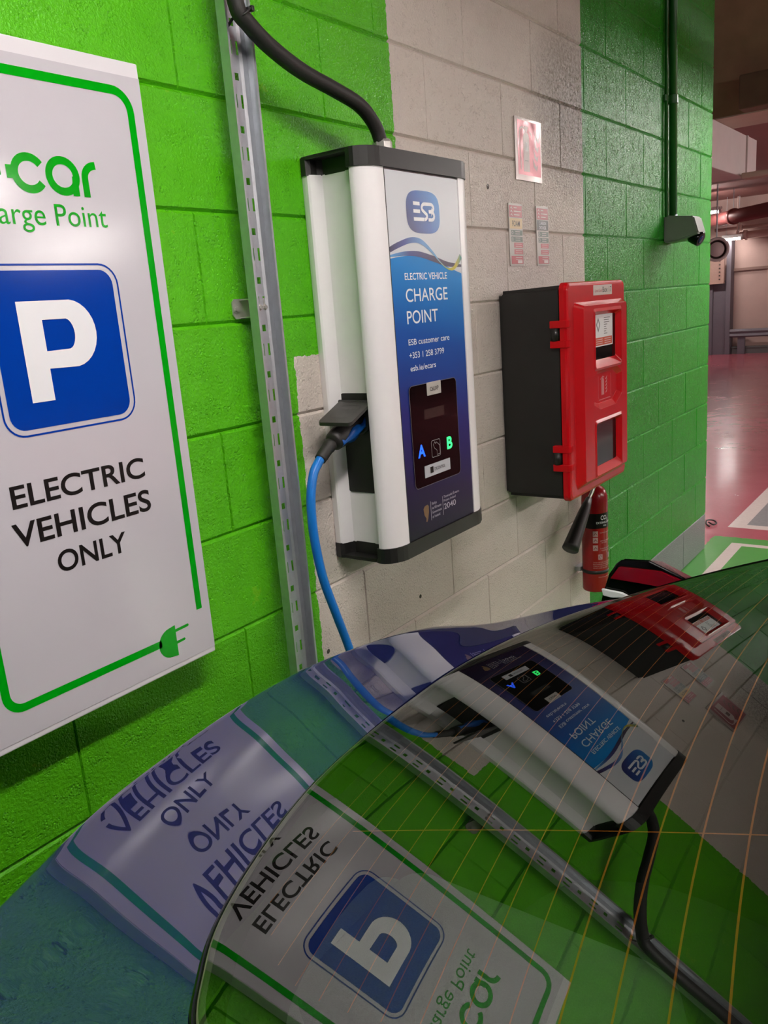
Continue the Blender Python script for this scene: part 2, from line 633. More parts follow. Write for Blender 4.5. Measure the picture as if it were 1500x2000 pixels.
M_duct = mat('duct_white_paint', (214, 204, 202), 0.6, var=0.05, vscale=6)
t = thing('ventilation_duct', 'white square ventilation duct under the ceiling beam right of the green wall', 'duct', (7.0, 0.9, 2.52))
bm = B(); box(bm, (4.6, 0.68, 2.52), (7.56, 1.15, 2.893), 0.006); obj('duct_section', bm, M_duct, t)
bm = B(); box(bm, (7.56, 0.665, 2.505), (7.60, 1.165, 2.893), 0.004); obj('flange', bm, M_duct, t)
bm = B(); prism(bm, [(7.60, 2.53), (7.98, 2.62), (7.98, 2.893), (7.60, 2.893)], XZ(0.68), 0.0, 0.45); obj('duct_elbow', bm, M_duct, t)
bm = B(); box(bm, (7.3, -2.0, 2.49), (7.5, 0.66, 2.54), 0.012)
setas(obj('cable_trunking', bm, M_conc_lt), 'pale trunking below the end of the white duct', 'trunking')

M_redpipe = mat('pipe_red_paint', (122, 66, 64), 0.45, var=0.08)
t = thing('sprinkler_main', 'thick dark red pipe under the far ceiling', 'pipe', (17, 3, 2.85))
bm = B(); tube(bm, [(18.7, 4.6, 2.86), (15.6, 2.0, 2.80)], 0.13, 24); obj('pipe_run', bm, M_redpipe, t, True)
for f in (0.18, 0.34, 0.62):
    q = Vector((18.7, 4.6, 2.86)).lerp(Vector((15.6, 2.0, 2.80)), f)
    d = (Vector((15.6, 2.0, 2.80)) - Vector((18.7, 4.6, 2.86))).normalized()
    bm = B(); tube(bm, [q - d * 0.05, q + d * 0.05], 0.155, 24); obj('coupling', bm, M_redpipe, t, True)
    bm = B(); tube(bm, [q + Vector((0, 0, 0.13)), (q.x, q.y, 3.345)], 0.008, 8); obj('hanger', bm, M_zinc, t)
M_palepipe = mat('pipe_pale_paint', (206, 178, 168), 0.45, var=0.05)
for nm, z, r, x_, lab in (('a', 2.53, 0.075, 18.45, 'pale pipe along the far wall above the beige panels'),
                          ('b', 2.70, 0.035, 18.6, 'thin pale pipe just above the thicker pale one on the far wall')):
    t = thing('service_pipe', lab, 'pipe', (x_, 2.5, z), 'pale pipes on the far wall')
    bm = B(); tube(bm, [(x_, 3.25 if nm == 'a' else 3.8, z), (x_, -8, z + 0.02)], r, 18); obj('pipe_run', bm, M_palepipe, t, True)
    bm = B(); tube(bm, [(x_, 3.17 if nm == 'a' else 3.3, z), (x_, 3.10 if nm == 'a' else 3.24, z)], r + 0.03, 18); obj('coupling', bm, M_palepipe, t, True)
    bm = B(); tube(bm, [(x_, 3.3, z + r), (x_, 3.3, 3.345)], 0.014, 8)
    tube(bm, [(x_, 3.3, z), (x_, 3.3, z + r + 0.02)], 0.03, 8); obj('hanger', bm, M_palepipe, t)

M_steel_dk = mat('column_blue_grey_paint', (98, 90, 98), 0.6, var=0.08)
t = thing('steel_column', 'blue-grey steel column against the far wall', 'column', (18.6, 3.6, 0))
bm = B(); box(bm, (18.55, 3.53, 0), (18.57, 3.80, 1.62)); obj('web', bm, M_steel_dk, t)
bm = B(); box(bm, (18.5, 3.42, 0), (18.78, 3.52, 2.55), 0.004); obj('flange', bm, M_steel_dk, t)
bm = B(); box(bm, (18.50, 3.80, 0), (18.78, 3.95, 1.62), 0.004); obj('flange', bm, M_steel_dk, t)
t = thing('bolted_panel', 'beige steel beam end with a column of bolts above the blue-grey column', 'steel panel', (18.5, 3.75, 1.9))
M_beige = mat('beige_steel_paint', (168, 134, 122), 0.6, var=0.06)
bm = B(); box(bm, (18.38, 3.54, 1.58), (18.46, 4.4, 2.10)); obj('plate', bm, M_beige, t)
bm = B(); box(bm, (18.34, 3.54, 1.555), (18.48, 4.4, 1.585)); obj('bottom_flange', bm, M_beige, t)
for i in range(6):
    bm = B(); tube(bm, [(18.385, 3.63, 1.65 + i * 0.078), (18.36, 3.63, 1.65 + i * 0.078)], 0.018, 6)
    obj('bolt', bm, mat('bolt_dark', (70, 52, 46), 0.5) if i == 0 else bpy.data.materials['bolt_dark'], t)
t = thing('crash_barrier', 'low blue-grey crash barrier along the foot of the far wall', 'barrier', (18.5, 0, 0))
bm = B(); prism(bm, [(0.0, 0.37), (-0.04, 0.40), (-0.01, 0.45), (-0.04, 0.50), (0.0, 0.55), (0.02, 0.55), (0.02, 0.37)],
                lambda u, v, d: (18.52 + u, d, v), -9, 3.42); obj('rail', bm, M_steel_dk, t)
for i in range(4):
    yy = 3.2 - i * 2.4
    bm = B(); box(bm, (18.54, yy - 0.09, 0), (18.62, yy + 0.06, 0.52), 0.004); obj('post', bm, M_steel_dk, t)
t = thing('round_vent', 'white round vent ring peeping past the right end of the green wall', 'vent', (13.6, 2.46, 2.12))
ax = Vector((-1, -0.28, 0)).normalized()
bm = B(); lathe(bm, [(0.150, -0.05), (0.195, -0.05), (0.195, 0.03), (0.150, 0.03), (0.150, -0.05)], (13.6, 2.475, 2.115), ax, 40); obj('ring', bm, M_duct, t, True)
bm = B(); lathe(bm, [(0, -0.02), (0.110, -0.02), (0.118, 0.0), (0.110, 0.02), (0, 0.02)], (13.6, 2.475, 2.115), ax, 32); obj('disc', bm, M_duct, t, True)
bm = B(); lathe(bm, [(0.0, -0.30), (0.15, -0.30), (0.15, -0.03), (0.0, -0.03)], (13.6, 2.475, 2.115), ax, 32); obj('sleeve', bm, mat('vent_dark', (62, 40, 36), 0.7), t)
bm = B(); tube(bm, [(13.68, 2.5, 2.26), (13.68, 2.5, 3.345)], 0.012, 8); obj('hanger', bm, M_zinc, t)
bm = B()
tube(bm, catmull([(4.30, 0.10, 0.006), (4.34, 0.13, 0.012), (4.40, 0.14, 0.02), (4.44, 0.11, 0.012), (4.40, 0.08, 0.006), (4.34, 0.085, 0.01), (4.36, 0.12, 0.018)], 6), 0.005, 8)
setas(obj('wire_scrap', bm, M_rubber, None, True), 'tangled scrap of black wire on the red floor past the wall end', 'wire')

# ================================================================== PARKING SIGN
SY = -0.06                                                           # front of the sign
sign = thing('parking_sign', 'large white electric-vehicle parking sign with blue P panel on the green wall', 'sign', (-0.384, 0, 0.912))
bm = B(); box(bm, (-0.625, -0.0585, 0.912), (-0.143, -0.004, 2.033), 0.0025); obj('tray', bm, M_signwhite, sign)
bm = B(); prism(bm, [(-0.6235, 0.924), (-0.1445, 0.924), (-0.1445, 2.008), (-0.6235, 2.008)], XZ(0), -0.0598, -0.0584)
obj('face_film', bm, mat('sign_film', (202, 198, 206), 0.10, var=0.03, vscale=4, bump=0.05, bscale=700), sign)
yp = SY - 0.0003
def border_pts():
    L_, R_, T_, Bo = -0.5935, -0.1725, 1.982, 0.978
    top = [(L_, 1.5)] + [(L_, T_ - 0.035)] + arc(L_ + 0.035, T_ - 0.035, 0.035, 0.035, 180, 90, 8)[1:] + \
          arc(R_ - 0.035, T_ - 0.035, 0.035, 0.035, 90, 0, 8) + [(R_, 1.5), (R_, 1.0155)]
    bot = [(L_, 1.5), (L_, Bo + 0.03)] + arc(L_ + 0.03, Bo + 0.03, 0.03, 0.03, 180, 270, 8)[1:] + [(-0.275, Bo)]
    return top, bot
bm = B()
a, b = border_pts()
stroke(bm, a, 0.0145, yp); stroke(bm, b, 0.0145, yp)
flat('border_line', bm, M_ink_green, sign)
bm = B()                                                             # plug drawing at the end of the border
fill(bm, arc(-0.252, 0.9725, 0.030, 0.030, 95, 265, 14) + [(-0.2385, 0.9405), (-0.2385, 1.0045)], yp)
fill(bm, [(-0.2385, 0.9895), (-0.2065, 0.9905), (-0.2040, 0.9935), (-0.2065, 0.9965), (-0.2385, 0.9955)], yp)
fill(bm, [(-0.2385, 0.9645), (-0.2190, 0.9655), (-0.2165, 0.9680), (-0.2190, 0.9708), (-0.2385, 0.9705)], yp)
flat('plug_symbol', bm, M_ink_green, sign)
bm = B()                                                             # "e-car" wordmark drawn in strokes
wd = 0.0125
stroke(bm, arc(-0.3905, 1.8325, 0.0255, 0.0245, 35, 325, 30), wd, yp)
fill(bm, [(-0.4300, 1.8225), (-0.4120, 1.8225), (-0.4120, 1.8425), (-0.4300, 1.8425)], yp - 0.0002)
stroke(bm, arc(-0.3300, 1.8325, 0.0255, 0.0245, 0, 360, 36)[:-1], wd, yp, True)
fill(bm, [(-0.3155, 1.8022), (-0.3025, 1.8022), (-0.3025, 1.8330), (-0.3130, 1.8330)], yp - 0.0002)
stroke(bm, [(-0.2880, 1.8015), (-0.2880, 1.832)] + arc(-0.2635, 1.832, 0.0245, 0.0215, 178, 92, 10)[1:], wd, yp)
stroke(bm, arc(-0.4720, 1.8325, 0.0255, 0.0245, 0, 305, 30), wd, yp); stroke(bm, [(-0.497, 1.833), (-0.447, 1.833)], wd * 0.8, yp - 0.0002)
fill(bm, [(-0.4465, 1.8225), (-0.4395, 1.8265), (-0.4395, 1.8385), (-0.4465, 1.8425)], yp - 0.0002)
flat('wordmark', bm, M_ink_green, sign)
bm = B(); text(bm, 'Charge Point', -0.5140, -0.2560, 1.7535, 1.7875, yp); flat('lettering', bm, M_ink_green, sign)
bm = B(); fill(bm, rrect(-0.4985, 1.4310, -0.2645, 1.6830, 0.026), yp); p_panel = flat('parking_symbol', bm, M_ink_blue, sign)
bm = B()
q = rrect(-0.5085, 1.4215, -0.2540, 1.6920, 0.035)
stroke(bm, q, 0.0032, yp, True); flat('symbol_outline', bm, M_ink_blue, sign)
bm = B()                                                             # letter P
yq = yp - 0.0004
stroke(bm, [(-0.4335, 1.4732), (-0.4335, 1.6350)], 0.0415, yq)
stroke(bm, [(-0.4140, 1.6198), (-0.3680, 1.6198)] + arc(-0.3680, 1.5797, 0.0335, 0.0401, 90, -90, 16)[1:] + [(-0.4140, 1.5396)],
       [0.0305] * 2 + [0.0305 + 0.012 * math.sin(math.pi * i / 16) for i in range(1, 17)] + [0.0285], yq - 0.0002)
flat('letter_p', bm, M_ink_white, p_panel)
for args in (('ELECTRIC', -0.5215, -0.2553, 1.3085, 1.3462), ('VEHICLES', -0.5300, -0.2522, 1.2440, 1.2845), ('ONLY', -0.4605, -0.3185, 1.1815, 1.2190)):
    bm = B(); text(bm, *args, yp, 0.016); flat('lettering', bm, M_ink_black, sign, 'black capital lettering')

# ================================================================== CABLE TRAY
tray = thing('cable_tray', 'vertical galvanised perforated cable tray between the sign and the charger', 'cable tray', (0.1235, 0, 0.6))
TX0, TX1, TB, TF = 0.0871, 0.1598, -0.040, -0.064
TZ0, TZ1 = 0.35, 3.2
bm = B()
colx = [TX0, TX0 + 0.018, TX0 + 0.0255, TX0 + 0.0320, TX0 + 0.0375, TX0 + 0.0430, TX0 + 0.0495, TX1 - 0.016, TX1]
slots = []
z = TZ0 + 0.05
zs = [TZ0]
while z < TZ1 - 0.06:
    slots.append(('pair', z, z + 0.026)); slots.append(('mid', z + 0.052, z + 0.066))
    zs += [z, z + 0.026, z + 0.052, z + 0.066]
    z += 0.1
zs.append(TZ1)
def hole(i, za, zb):
    zm = 0.5 * (za + zb)
    for kind, a, b in slots:
        if a < zm < b:
            return i in (2, 5) if kind == 'pair' else i in (3, 4)
    return False
for (za, zb) in zip(zs, zs[1:]):
    for i in range(len(colx) - 1):
        if hole(i, za, zb):
            continue
        dz = [0.0, 0.0025, 0, 0, 0, 0, 0, 0.0025, 0.0]
        bm.faces.new([bm.verts.new(q) for q in ((colx[i], TB - dz[i], za), (colx[i + 1], TB - dz[i + 1], za),
                                                (colx[i + 1], TB - dz[i + 1], zb), (colx[i], TB - dz[i], zb))])
for xx, s in ((TX0, 1), (TX1, -1)):                                   # flanges with returned lips
    for a, b in (((xx, TB), (xx, TF)), ((xx, TF), (xx + s * 0.0045, TF)), ((xx + s * 0.0045, TF), (xx + s * 0.0045, TF + 0.005))):
        bm.faces.new([bm.verts.new(q) for q in ((a[0], a[1], TZ0), (b[0], b[1], TZ0), (b[0], b[1], TZ1), (a[0], a[1], TZ1))])
bmesh.ops.remove_doubles(bm, verts=bm.verts, dist=0.0002)
o = obj('channel', bm, M_zinc, tray)
sm = o.modifiers.new('thickness', 'SOLIDIFY'); sm.thickness = 0.0012; sm.offset = 0
for zc in (1.603, 0.62, 2.62):                                        # wall brackets
    bm = B()
    prism(bm, [(0.0735, zc - 0.012), (0.080, zc - 0.021), (0.165, zc - 0.021), (0.165, zc + 0.021), (0.080, zc + 0.021), (0.0735, zc + 0.014)], XZ(0), -0.004, -0.001)
    for s in (-1, 1):
        box(bm, (0.094, -0.039, zc + s * 0.0185 - 0.001), (0.152, -0.004, zc + s * 0.0185 + 0.001))
    box(bm, (0.094, -0.0395, zc - 0.019), (0.152, -0.0375, zc + 0.019))
    br = obj('bracket', bm, M_bright, tray)
    bm = B(); lathe(bm, [(0.0105, 0), (0.0105, 0.0015), (0.006, 0.0018), (0.006, 0.006), (0, 0.0062)], (0.0835, -0.004, zc), (0, -1, 0), 6)
    obj('bolt', bm, M_bright, br)
    for dx in (0.0315, 0.0465):
        bm = B(); lathe(bm, [(0.007, 0), (0.007, 0.0012), (0.0045, 0.0014), (0.0045, 0.005), (0, 0.005)], (TX0 + dx, -0.0406, zc), (0, -1, 0), 6)
        obj('bolt', bm, M_bright, br)

# black supply cable, tied to the tray
sup = thing('supply_cable', 'thick black power cable curving from the tray to the charger top', 'cable', (0.30, -0.09, 2.08))
path = catmull([(0.098, -0.084, 3.2), (0.094, -0.085, 2.55), (0.088, -0.086, 2.30), (0.092, -0.090, 2.175), (0.120, -0.092, 2.142), (0.180, -0.095, 2.108), (0.265, -0.099, 2.078), (0.361, -0.103, 2.058),
                (0.451, -0.105, 2.036), (0.504, -0.106, 1.998), (0.524, -0.106, 1.955), (0.527, -0.106, 1.925)], 8)
bm = B(); tube(bm, path, 0.0165, 18); obj('sheath', bm, M_rubber, sup, True)
bm = B()
c = Vector((0.105, -0.091, 2.158)); d = Vector((0.028, -0.002, -0.034)).normalized()
s1 = d.cross(Vector((0, 1, 0))).normalized(); s2 = d.cross(s1)
ring = [c + (s1 * math.cos(a) + s2 * math.sin(a)) * 0.0185 for a in [2 * math.pi * i / 20 for i in range(20)]]
tube(bm, ring, 0.0022, 8, True)
box(bm, c + Vector((0.013, -0.016, 0.004)), c + Vector((0.021, -0.006, 0.014)), 0.001)
tube(bm, [(0.094, -0.075, 2.150), (0.100, -0.050, 2.140), (0.1035, -0.041, 2.135)], 0.0028, 8)
obj('cable_tie', bm, M_black_pl, sup, True)

# ================================================================== CHARGE POINT
CY = -0.187
cp = thing('charge_point', 'tall white and blue wall charger with black end caps and lit display', 'ev charger', (0.57, 0, 0.985))
CC = 0.570
half = [(0.005, 0.0), (0.345, 0.0), (0.3425, -0.004), (0.3410, -0.019), (0.3440, -0.024), (0.3520, -0.028), (0.3640, -0.032), (0.3730, -0.038), (0.3755, -0.050),
        (0.3745, -0.090), (0.3735, -0.134), (0.3700, -0.1375), (0.3450, -0.1395), (0.3385, -0.1430), (0.3370, -0.1500), (0.3390, -0.1590), (0.3460, -0.1690), (0.3600, -0.1800), (0.3780, -0.1862), (0.3920, -0.1880), (0.4070, -0.1880)]
half = half[1:]
prof = half + [(0.4070, -0.1800), (2 * CC - 0.4070, -0.1800)] + [(2 * CC - x, y) for x, y in reversed(half)]
ZB, ZT = 1.006, 1.891
bm = B(); prism(bm, prof, XY(), ZB, ZT); body = obj('body', bm, M_white_pl, cp)
for p in body.data.polygons:
    p.use_smooth = len(p.vertices) == 4
body.data.set_sharp_from_angle(angle=math.radians(28))

def end_cap(z0, z1, sgn, name):
    """black end cap following the body outline, hollow along the side recess"""
    out = [(0.3425, -0.001), (0.3400, -0.004), (0.3375, -0.020), (0.3380, -0.030), (0.3380, -0.130), (0.3350, -0.1385), (0.3340, -0.1500), (0.3360, -0.1600), (0.3440, -0.1715), (0.3590, -0.1830), (0.3775, -0.1892), (0.3920, -0.1915)]
    full = out + [(2 * CC - x, y) for x, y in reversed(out)]
    inn = [(0.3425, -0.001), (0.3400, -0.004), (0.3375, -0.019), (0.3480, -0.0255), (0.3640, -0.0300), (0.3745, -0.0400), (0.3740, -0.1345), (0.3350, -0.1385), (0.3340, -0.1500), (0.3360, -0.1600), (0.3440, -0.1715), (0.3590, -0.1830), (0.3775, -0.1892), (0.3920, -0.1915)]
    inn_f = inn + [(2 * CC - x, y) for x, y in reversed(inn)]
    lip = 0.008
    bm = B()
    if sgn > 0:
        prism(bm, inn_f, XY(), z0, z1 - lip); prism(bm, full, XY(), z1 - lip, z1)
    else:
        prism(bm, inn_f, XY(), z0 + lip, z1); prism(bm, [(x + (0.006 if 0.33 < x < 0.345 and -0.135 < y < -0.025 else 0), y) for x, y in full], XY(), z0, z0 + lip)
    e = [ed for ed in bm.edges if abs(ed.verts[0].co.z - ed.verts[1].co.z) < 1e-6 and abs(ed.verts[0].co.z - (z1 if sgn > 0 else z0)) < 1e-6]
    bmesh.ops.bevel(bm, geom=e, offset=0.0022, segments=2, affect='EDGES')
    return obj(name, bm, M_black_pl, cp)
end_cap(1.8895, 1.9310, 1, 'top_cap')
end_cap(0.9690, 1.0075, -1, 'bottom_cap')
bm = B(); lathe(bm, [(0.026, 0), (0.026, 0.006), (0.024, 0.007), (0.024, 0.034), (0.021, 0.040), (0.0172, 0.042)], (0.527, -0.106, 1.9305), (0, 0, 1), 8); obj('cable_gland', bm, M_bright, cp)

# printed front panel
def panel_mat():
    k = NT('charger_graphic')
    p = k.pos()
    x, y, z = k.xyz(p)
    u = k.math('DIVIDE', k.math('SUBTRACT', x, 0.41), 0.32)
    zz = k.math('ADD', z, k.math('MULTIPLY', u, 0.06))
    f = k.math('DIVIDE', k.math('SUBTRACT', zz, 1.0), 0.80)
    # edge of the blue area: a shallow wave
    e = k.math('MULTIPLY_ADD', k.math('SINE', k.math('MULTIPLY_ADD', u, 3.6, 0.25)), 0.018, 1.686)
    e = k.math('SUBTRACT', e, k.math('MULTIPLY', u, 0.020))
    blue = k.ramp(f, [(0.0, lin((22, 16, 34))), (0.18, lin((34, 26, 62))), (0.42, lin((36, 42, 112))), (0.66, lin((20, 78, 160))), (0.86, lin((10, 128, 206))), (1.0, lin((14, 140, 214)))])
    k.l(k.mix(k.math('LESS_THAN', z, e), lin((214, 216, 222)), blue), k.b.inputs['Base Color'])
    k.b.inputs['Roughness'].default_value = 0.28
    k.b.inputs['Specular IOR Level'].default_value = 0.2
    return k.m
bm = B(); box(bm, (0.4095, -0.1872, ZB + 0.002), (0.7300, -0.1800, ZT - 0.006), 0.0012)
fp = obj('front_panel', bm, panel_mat(), cp)
bm = B(); box(bm, (0.4068, -0.1884, ZB + 0.001), (0.4097, -0.1795, ZT - 0.003)); obj('panel_gap_shade', bm, M_black_pl, cp)  # black strip standing in for the shade in the gap beside the panel
y1 = -0.1876
# wave ribbons
def wave(pts, wds, mt, name, y):
    bm = B()
    P = catmull([(a, 0, b) for a, b in pts], 8)
    n = len(P)
    ws = []
    for i in range(n):
        tt = i / (n - 1) * (len(wds) - 1)
        j = min(int(tt), len(wds) - 2)
        ws.append(wds[j] + (wds[j + 1] - wds[j]) * (tt - j))
    stroke(bm, [(p.x, p.z) for p in P], ws, y)
    return flat(name, bm, mt, fp)
def zmix(name, stops, axis=0, a=0.41, b=0.73):
    k = NT(name)
    f = k.math('DIVIDE', k.math('SUBTRACT', k.xyz(k.pos())[axis], a), b - a)
    k.l(k.ramp(f, stops), k.b.inputs['Base Color'])
    k.b.inputs['Roughness'].default_value = 0.3
    return k.m
wave([(0.4100, 1.6965), (0.4700, 1.7020), (0.5300, 1.7015), (0.6000, 1.6900), (0.6600, 1.6780), (0.7295, 1.6735)], [0.004, 0.010, 0.013, 0.014, 0.012, 0.006],
     zmix('ribbon_plum', [(0.0, lin((70, 150, 210))), (0.25, lin((52, 60, 130))), (0.6, lin((48, 24, 66))), (1.0, lin((40, 22, 56)))]), 'ribbon', y1)
wave([(0.4100, 1.7100), (0.4450, 1.7210), (0.5000, 1.7330), (0.5450, 1.7300), (0.5900, 1.7080), (0.6250, 1.6840), (0.6550, 1.6690), (0.6850, 1.6660), (0.7100, 1.6800), (0.7295, 1.6980)],
     [0.012, 0.013, 0.013, 0.012, 0.007, 0.003, 0.003, 0.008, 0.012, 0.014],
     zmix('ribbon_spectrum', [(0.0, lin((42, 24, 66))), (0.2, lin((56, 66, 140))), (0.45, lin((96, 146, 200))), (0.62, lin((90, 150, 196))), (0.80, lin((178, 178, 40))), (0.92, lin((196, 176, 30))), (1.0, lin((20, 130, 120)))]), 'ribbon', y1 - 0.0002)
# badge with the interlocked E S B letters
bm = B()
sq = []
for i in range(64):
    a = 2 * math.pi * i / 64
    c_, s_ = math.cos(a), math.sin(a)
    sq.append((0.5630 + 0.0735 * math.copysign(abs(c_) ** 0.60, c_), 1.7985 + 0.0490 * math.copysign(abs(s_) ** 0.60, s_)))
fill(bm, sq, y1)
def badge_mat():
    k = NT('badge_blue')
    x, y, z = k.xyz(k.pos())
    f = k.math('ADD', k.math('DIVIDE', k.math('SUBTRACT', x, 0.49), 0.22), k.math('DIVIDE', k.math('SUBTRACT', z, 1.75), 0.30))
    k.l(k.ramp(f, [(0.15, lin((30, 40, 104))), (0.5, lin((20, 80, 160))), (1.0, lin((20, 130, 200)))]), k.b.inputs['Base Color'])
    k.b.inputs['Roughness'].default_value = 0.3
    return k.m
badge = flat('badge', bm, badge_mat(), fp)
bm = B()
yb = y1 - 0.0004
for zc in (1.8175, 1.8000, 1.7820):
    stroke(bm, [(0.5190, zc), (0.5480 if zc > 1.79 else 0.5650, zc)], 0.0082, yb)
stroke(bm, [(0.5985, 1.8178), (0.5690, 1.8178)] + arc(0.5690, 1.8085, 0.0130, 0.0093, 90, 215, 8)[1:] + [(0.5720, 1.7960)] + arc(0.5660, 1.7905, 0.0120, 0.0086, 20, -90, 8), 0.0078, yb - 0.00015)
stroke(bm, [(0.5960, 1.8178)] + arc(0.5970, 1.8094, 0.0110, 0.0084, 90, -60, 8) + [(0.5860, 1.8005)], 0.0078, yb - 0.00030)
stroke(bm, [(0.5860, 1.8005), (0.5980, 1.8005)] + arc(0.5980, 1.7912, 0.0115, 0.0093, 90, -90, 8) + [(0.5830, 1.7819)], 0.0078, yb - 0.00045)
flat('badge_letters', bm, M_ink_white, badge)
for args in (('ELECTRIC VEHICLE', 0.4645, 0.6555, 1.6420, 1.6580, y1, 0.012), ('CHARGE', 0.4640, 0.6535, 1.5910, 1.6215, y1, 0.004),
             ('POINT', 0.4630, 0.6015, 1.5395, 1.5700, y1, 0.004), ('ESB customer care', 0.4620, 0.6505, 1.4895, 1.5035, y1, 0.004),
             ('+353 1 258 3799', 0.4620, 0.6210, 1.4575, 1.4720, y1, 0.004), ('esb.ie/ecars', 0.4630, 0.5785, 1.4270, 1.4405, y1, 0.004)):
    bm = B(); text(bm, *args); flat('lettering', bm, M_ink_white, fp)
M_softink = mat('soft_white_ink', (190, 186, 196), 0.4)              # government marks at the foot
for xx in (0.5135, 0.5720):
    bm = B(); stroke(bm, [(xx, 1.0395), (xx, 1.0900)], 0.0014, y1); flat('divider_line', bm, M_softink, fp)
small = [(t_, 0.5190, (0.5420, 0.5640, 0.5650, 0.5560)[i], 1.0790 - i * 0.0118, 1.0860 - i * 0.0118, y1, 0.004) for i, t_ in enumerate(('Rialtas', 'na hÉireann', 'Government', 'of Ireland'))]
small += [('Tionscadal Éireann', 0.5770, 0.6560, 1.0840, 1.0905, y1, 0.004), ('Project Ireland', 0.5770, 0.6370, 1.0735, 1.0800, y1, 0.0), ('2040', 0.5770, 0.6370, 1.0530, 1.0680, y1, 0.004)]
for args in small:
    bm = B(); text(bm, *args); flat('lettering', bm, M_softink, fp, 'small pale lettering')
bm = B()                                                             # harp emblem
fill(bm, [(0.4790, 1.0770), (0.4850, 1.0830), (0.4985, 1.0850), (0.5040, 1.0800), (0.5030, 1.0640), (0.4980, 1.0480), (0.4930, 1.0400), (0.4880, 1.0420), (0.4900, 1.0500), (0.4820, 1.0600)], y1)
flat('harp_emblem', bm, mat('gold_ink', (120, 92, 58), 0.4), fp)
# display
bm = B(); prism(bm, rrect(0.4480, 1.1340, 0.6690, 1.3915, 0.014), XZ(0), -0.1890, -0.1860)
dsp = obj('display', bm, mat('display_black', (4, 4, 5), 0.10, var=0.0, spec=0.15), cp)
bm = B(); stroke(bm, rrect(0.4480, 1.1340, 0.6690, 1.3915, 0.014), 0.0016, -0.1892, True); flat('display_edge', bm, mat('edge_grey', (98, 92, 104), 0.4), dsp)
yd = -0.1893
bm = B(); prism(bm, rrect(0.5265, 1.3600, 0.5920, 1.3925, 0.001, 2), XZ(0), -0.1900, -0.1888); lb = obj('name_label', bm, mat('label_grey', (188, 182, 176), 0.5), dsp)
bm = B(); text(bm, 'C6UXP', 0.5400, 0.5800, 1.3700, 1.3800, -0.1904, 0.01); flat('lettering', bm, M_ink_black, lb)
bm = B(); fill(bm, [(0.5080, 1.3020), (0.6020, 1.3020), (0.6020, 1.3270), (0.5080, 1.3270)], yd); flat('lcd_window', bm, mat('lcd_dark', (34, 36, 30), 0.15), dsp)
bm = B(); text(bm, 'A', 0.4690, 0.5020, 1.2105, 1.2425, yd, 0.03); flat('letter_a', bm, emit('blue_glow', (16, 84, 255), 1.8), dsp, 'glowing blue letter A')
bm = B(); text(bm, 'B', 0.6070, 0.6330, 1.2090, 1.2415, yd, 0.03); flat('letter_b', bm, emit('green_glow', (40, 240, 110), 2.2), dsp, 'glowing green letter B')
bm = B()
stroke(bm, rrect(0.5320, 1.2010, 0.5730, 1.2440, 0.005, 4), 0.0016, yd, True)
stroke(bm, [(0.5570, 1.2030), (0.5570, 1.2160), (0.5450, 1.2240), (0.5410, 1.2330), (0.5480, 1.2400), (0.5520, 1.2340), (0.5560, 1.2380), (0.5700, 1.2280), (0.5710, 1.2060), (0.5570, 1.2050)], 0.0014, yd)
flat('card_symbol', bm, mat('symbol_grey', (140, 136, 138), 0.4), dsp)
bm = B(); prism(bm, rrect(0.4935, 1.1550, 0.6160, 1.1855, 0.001, 2), XZ(0), -0.1900, -0.1888); lb = obj('maker_label', bm, mat('label_silver', (196, 198, 206), 0.35), dsp)
bm = B(); fill(bm, [(0.5180, 1.1630), (0.5330, 1.1630), (0.5330, 1.1790), (0.5180, 1.1790)], -0.1904)
text(bm, 'CIRCONTROL', 0.5370, 0.5900, 1.1665, 1.1745, -0.1904); flat('lettering', bm, M_ink_black, lb)
# socket recess on the left side
SX = 0.3735
bm = B(); prism(bm, rrect(-0.1325, 1.1380, -0.0345, 1.3860, [0.0, 0.010, 0.008, 0.0]), lambda u, v, d: (SX + d, u, v), -0.0012, 0.03)
sk = obj('socket_panel', bm, mat('socket_black', (9, 9, 9), 0.5), cp)
bm = B(); lathe(bm, [(0.040, 0), (0.040, 0.010), (0.036, 0.012), (0.030, 0.012), (0.030, 0.003), (0, 0.003)], (SX - 0.001, -0.086, 1.325), (-1, 0, -0.10), 28); obj('socket_ring', bm, M_black_pl, sk)
# hinged flap resting on the plug
bm = B()
pts = rrect(-0.137, 0.0, -0.037, 0.112, 0.010, 4)
def flap_fn(u, v, d):
    xx = SX - 0.002 - v
    zz = 1.3665 - 0.285 * v - 1.6 * v * v * 0.35 + d
    return (xx, u - 0.20 * v * 0.6, zz)
prism(bm, pts, flap_fn, -0.004, 0.004)
bmesh.ops.bevel(bm, geom=[e for e in bm.edges if len(e.link_faces) == 2 and e.calc_face_angle(0) > 1.0], offset=0.0015, segments=2, affect='EDGES')
fl = obj('socket_flap', bm, mat('flap_charcoal', (50, 48, 46), 0.4, bump=0.15, bscale=500), cp)
bm = B()
stroke(bm, rrect(-0.118, 0.028, -0.056, 0.092, 0.016, 5), 0.0018, 0, True, fn=lambda u, v: flap_fn(u, v, 0.0048))
for i in range(3):
    for j in range(2):
        stroke(bm, arc(-0.100 + i * 0.013, 0.050 + j * 0.013, 0.004, 0.004, 0, 360, 10)[:-1], 0.0014, 0, True, fn=lambda u, v: flap_fn(u, v, 0.0048))
obj('embossed_mark', bm, mat('flap_emboss', (30, 29, 28), 0.35), fl)
bm = B(); tube(bm, [(SX - 0.006, -0.140, 1.366), (SX - 0.006, -0.034, 1.366)], 0.005, 12); obj('hinge_pin', bm, M_black_pl, fl, True)

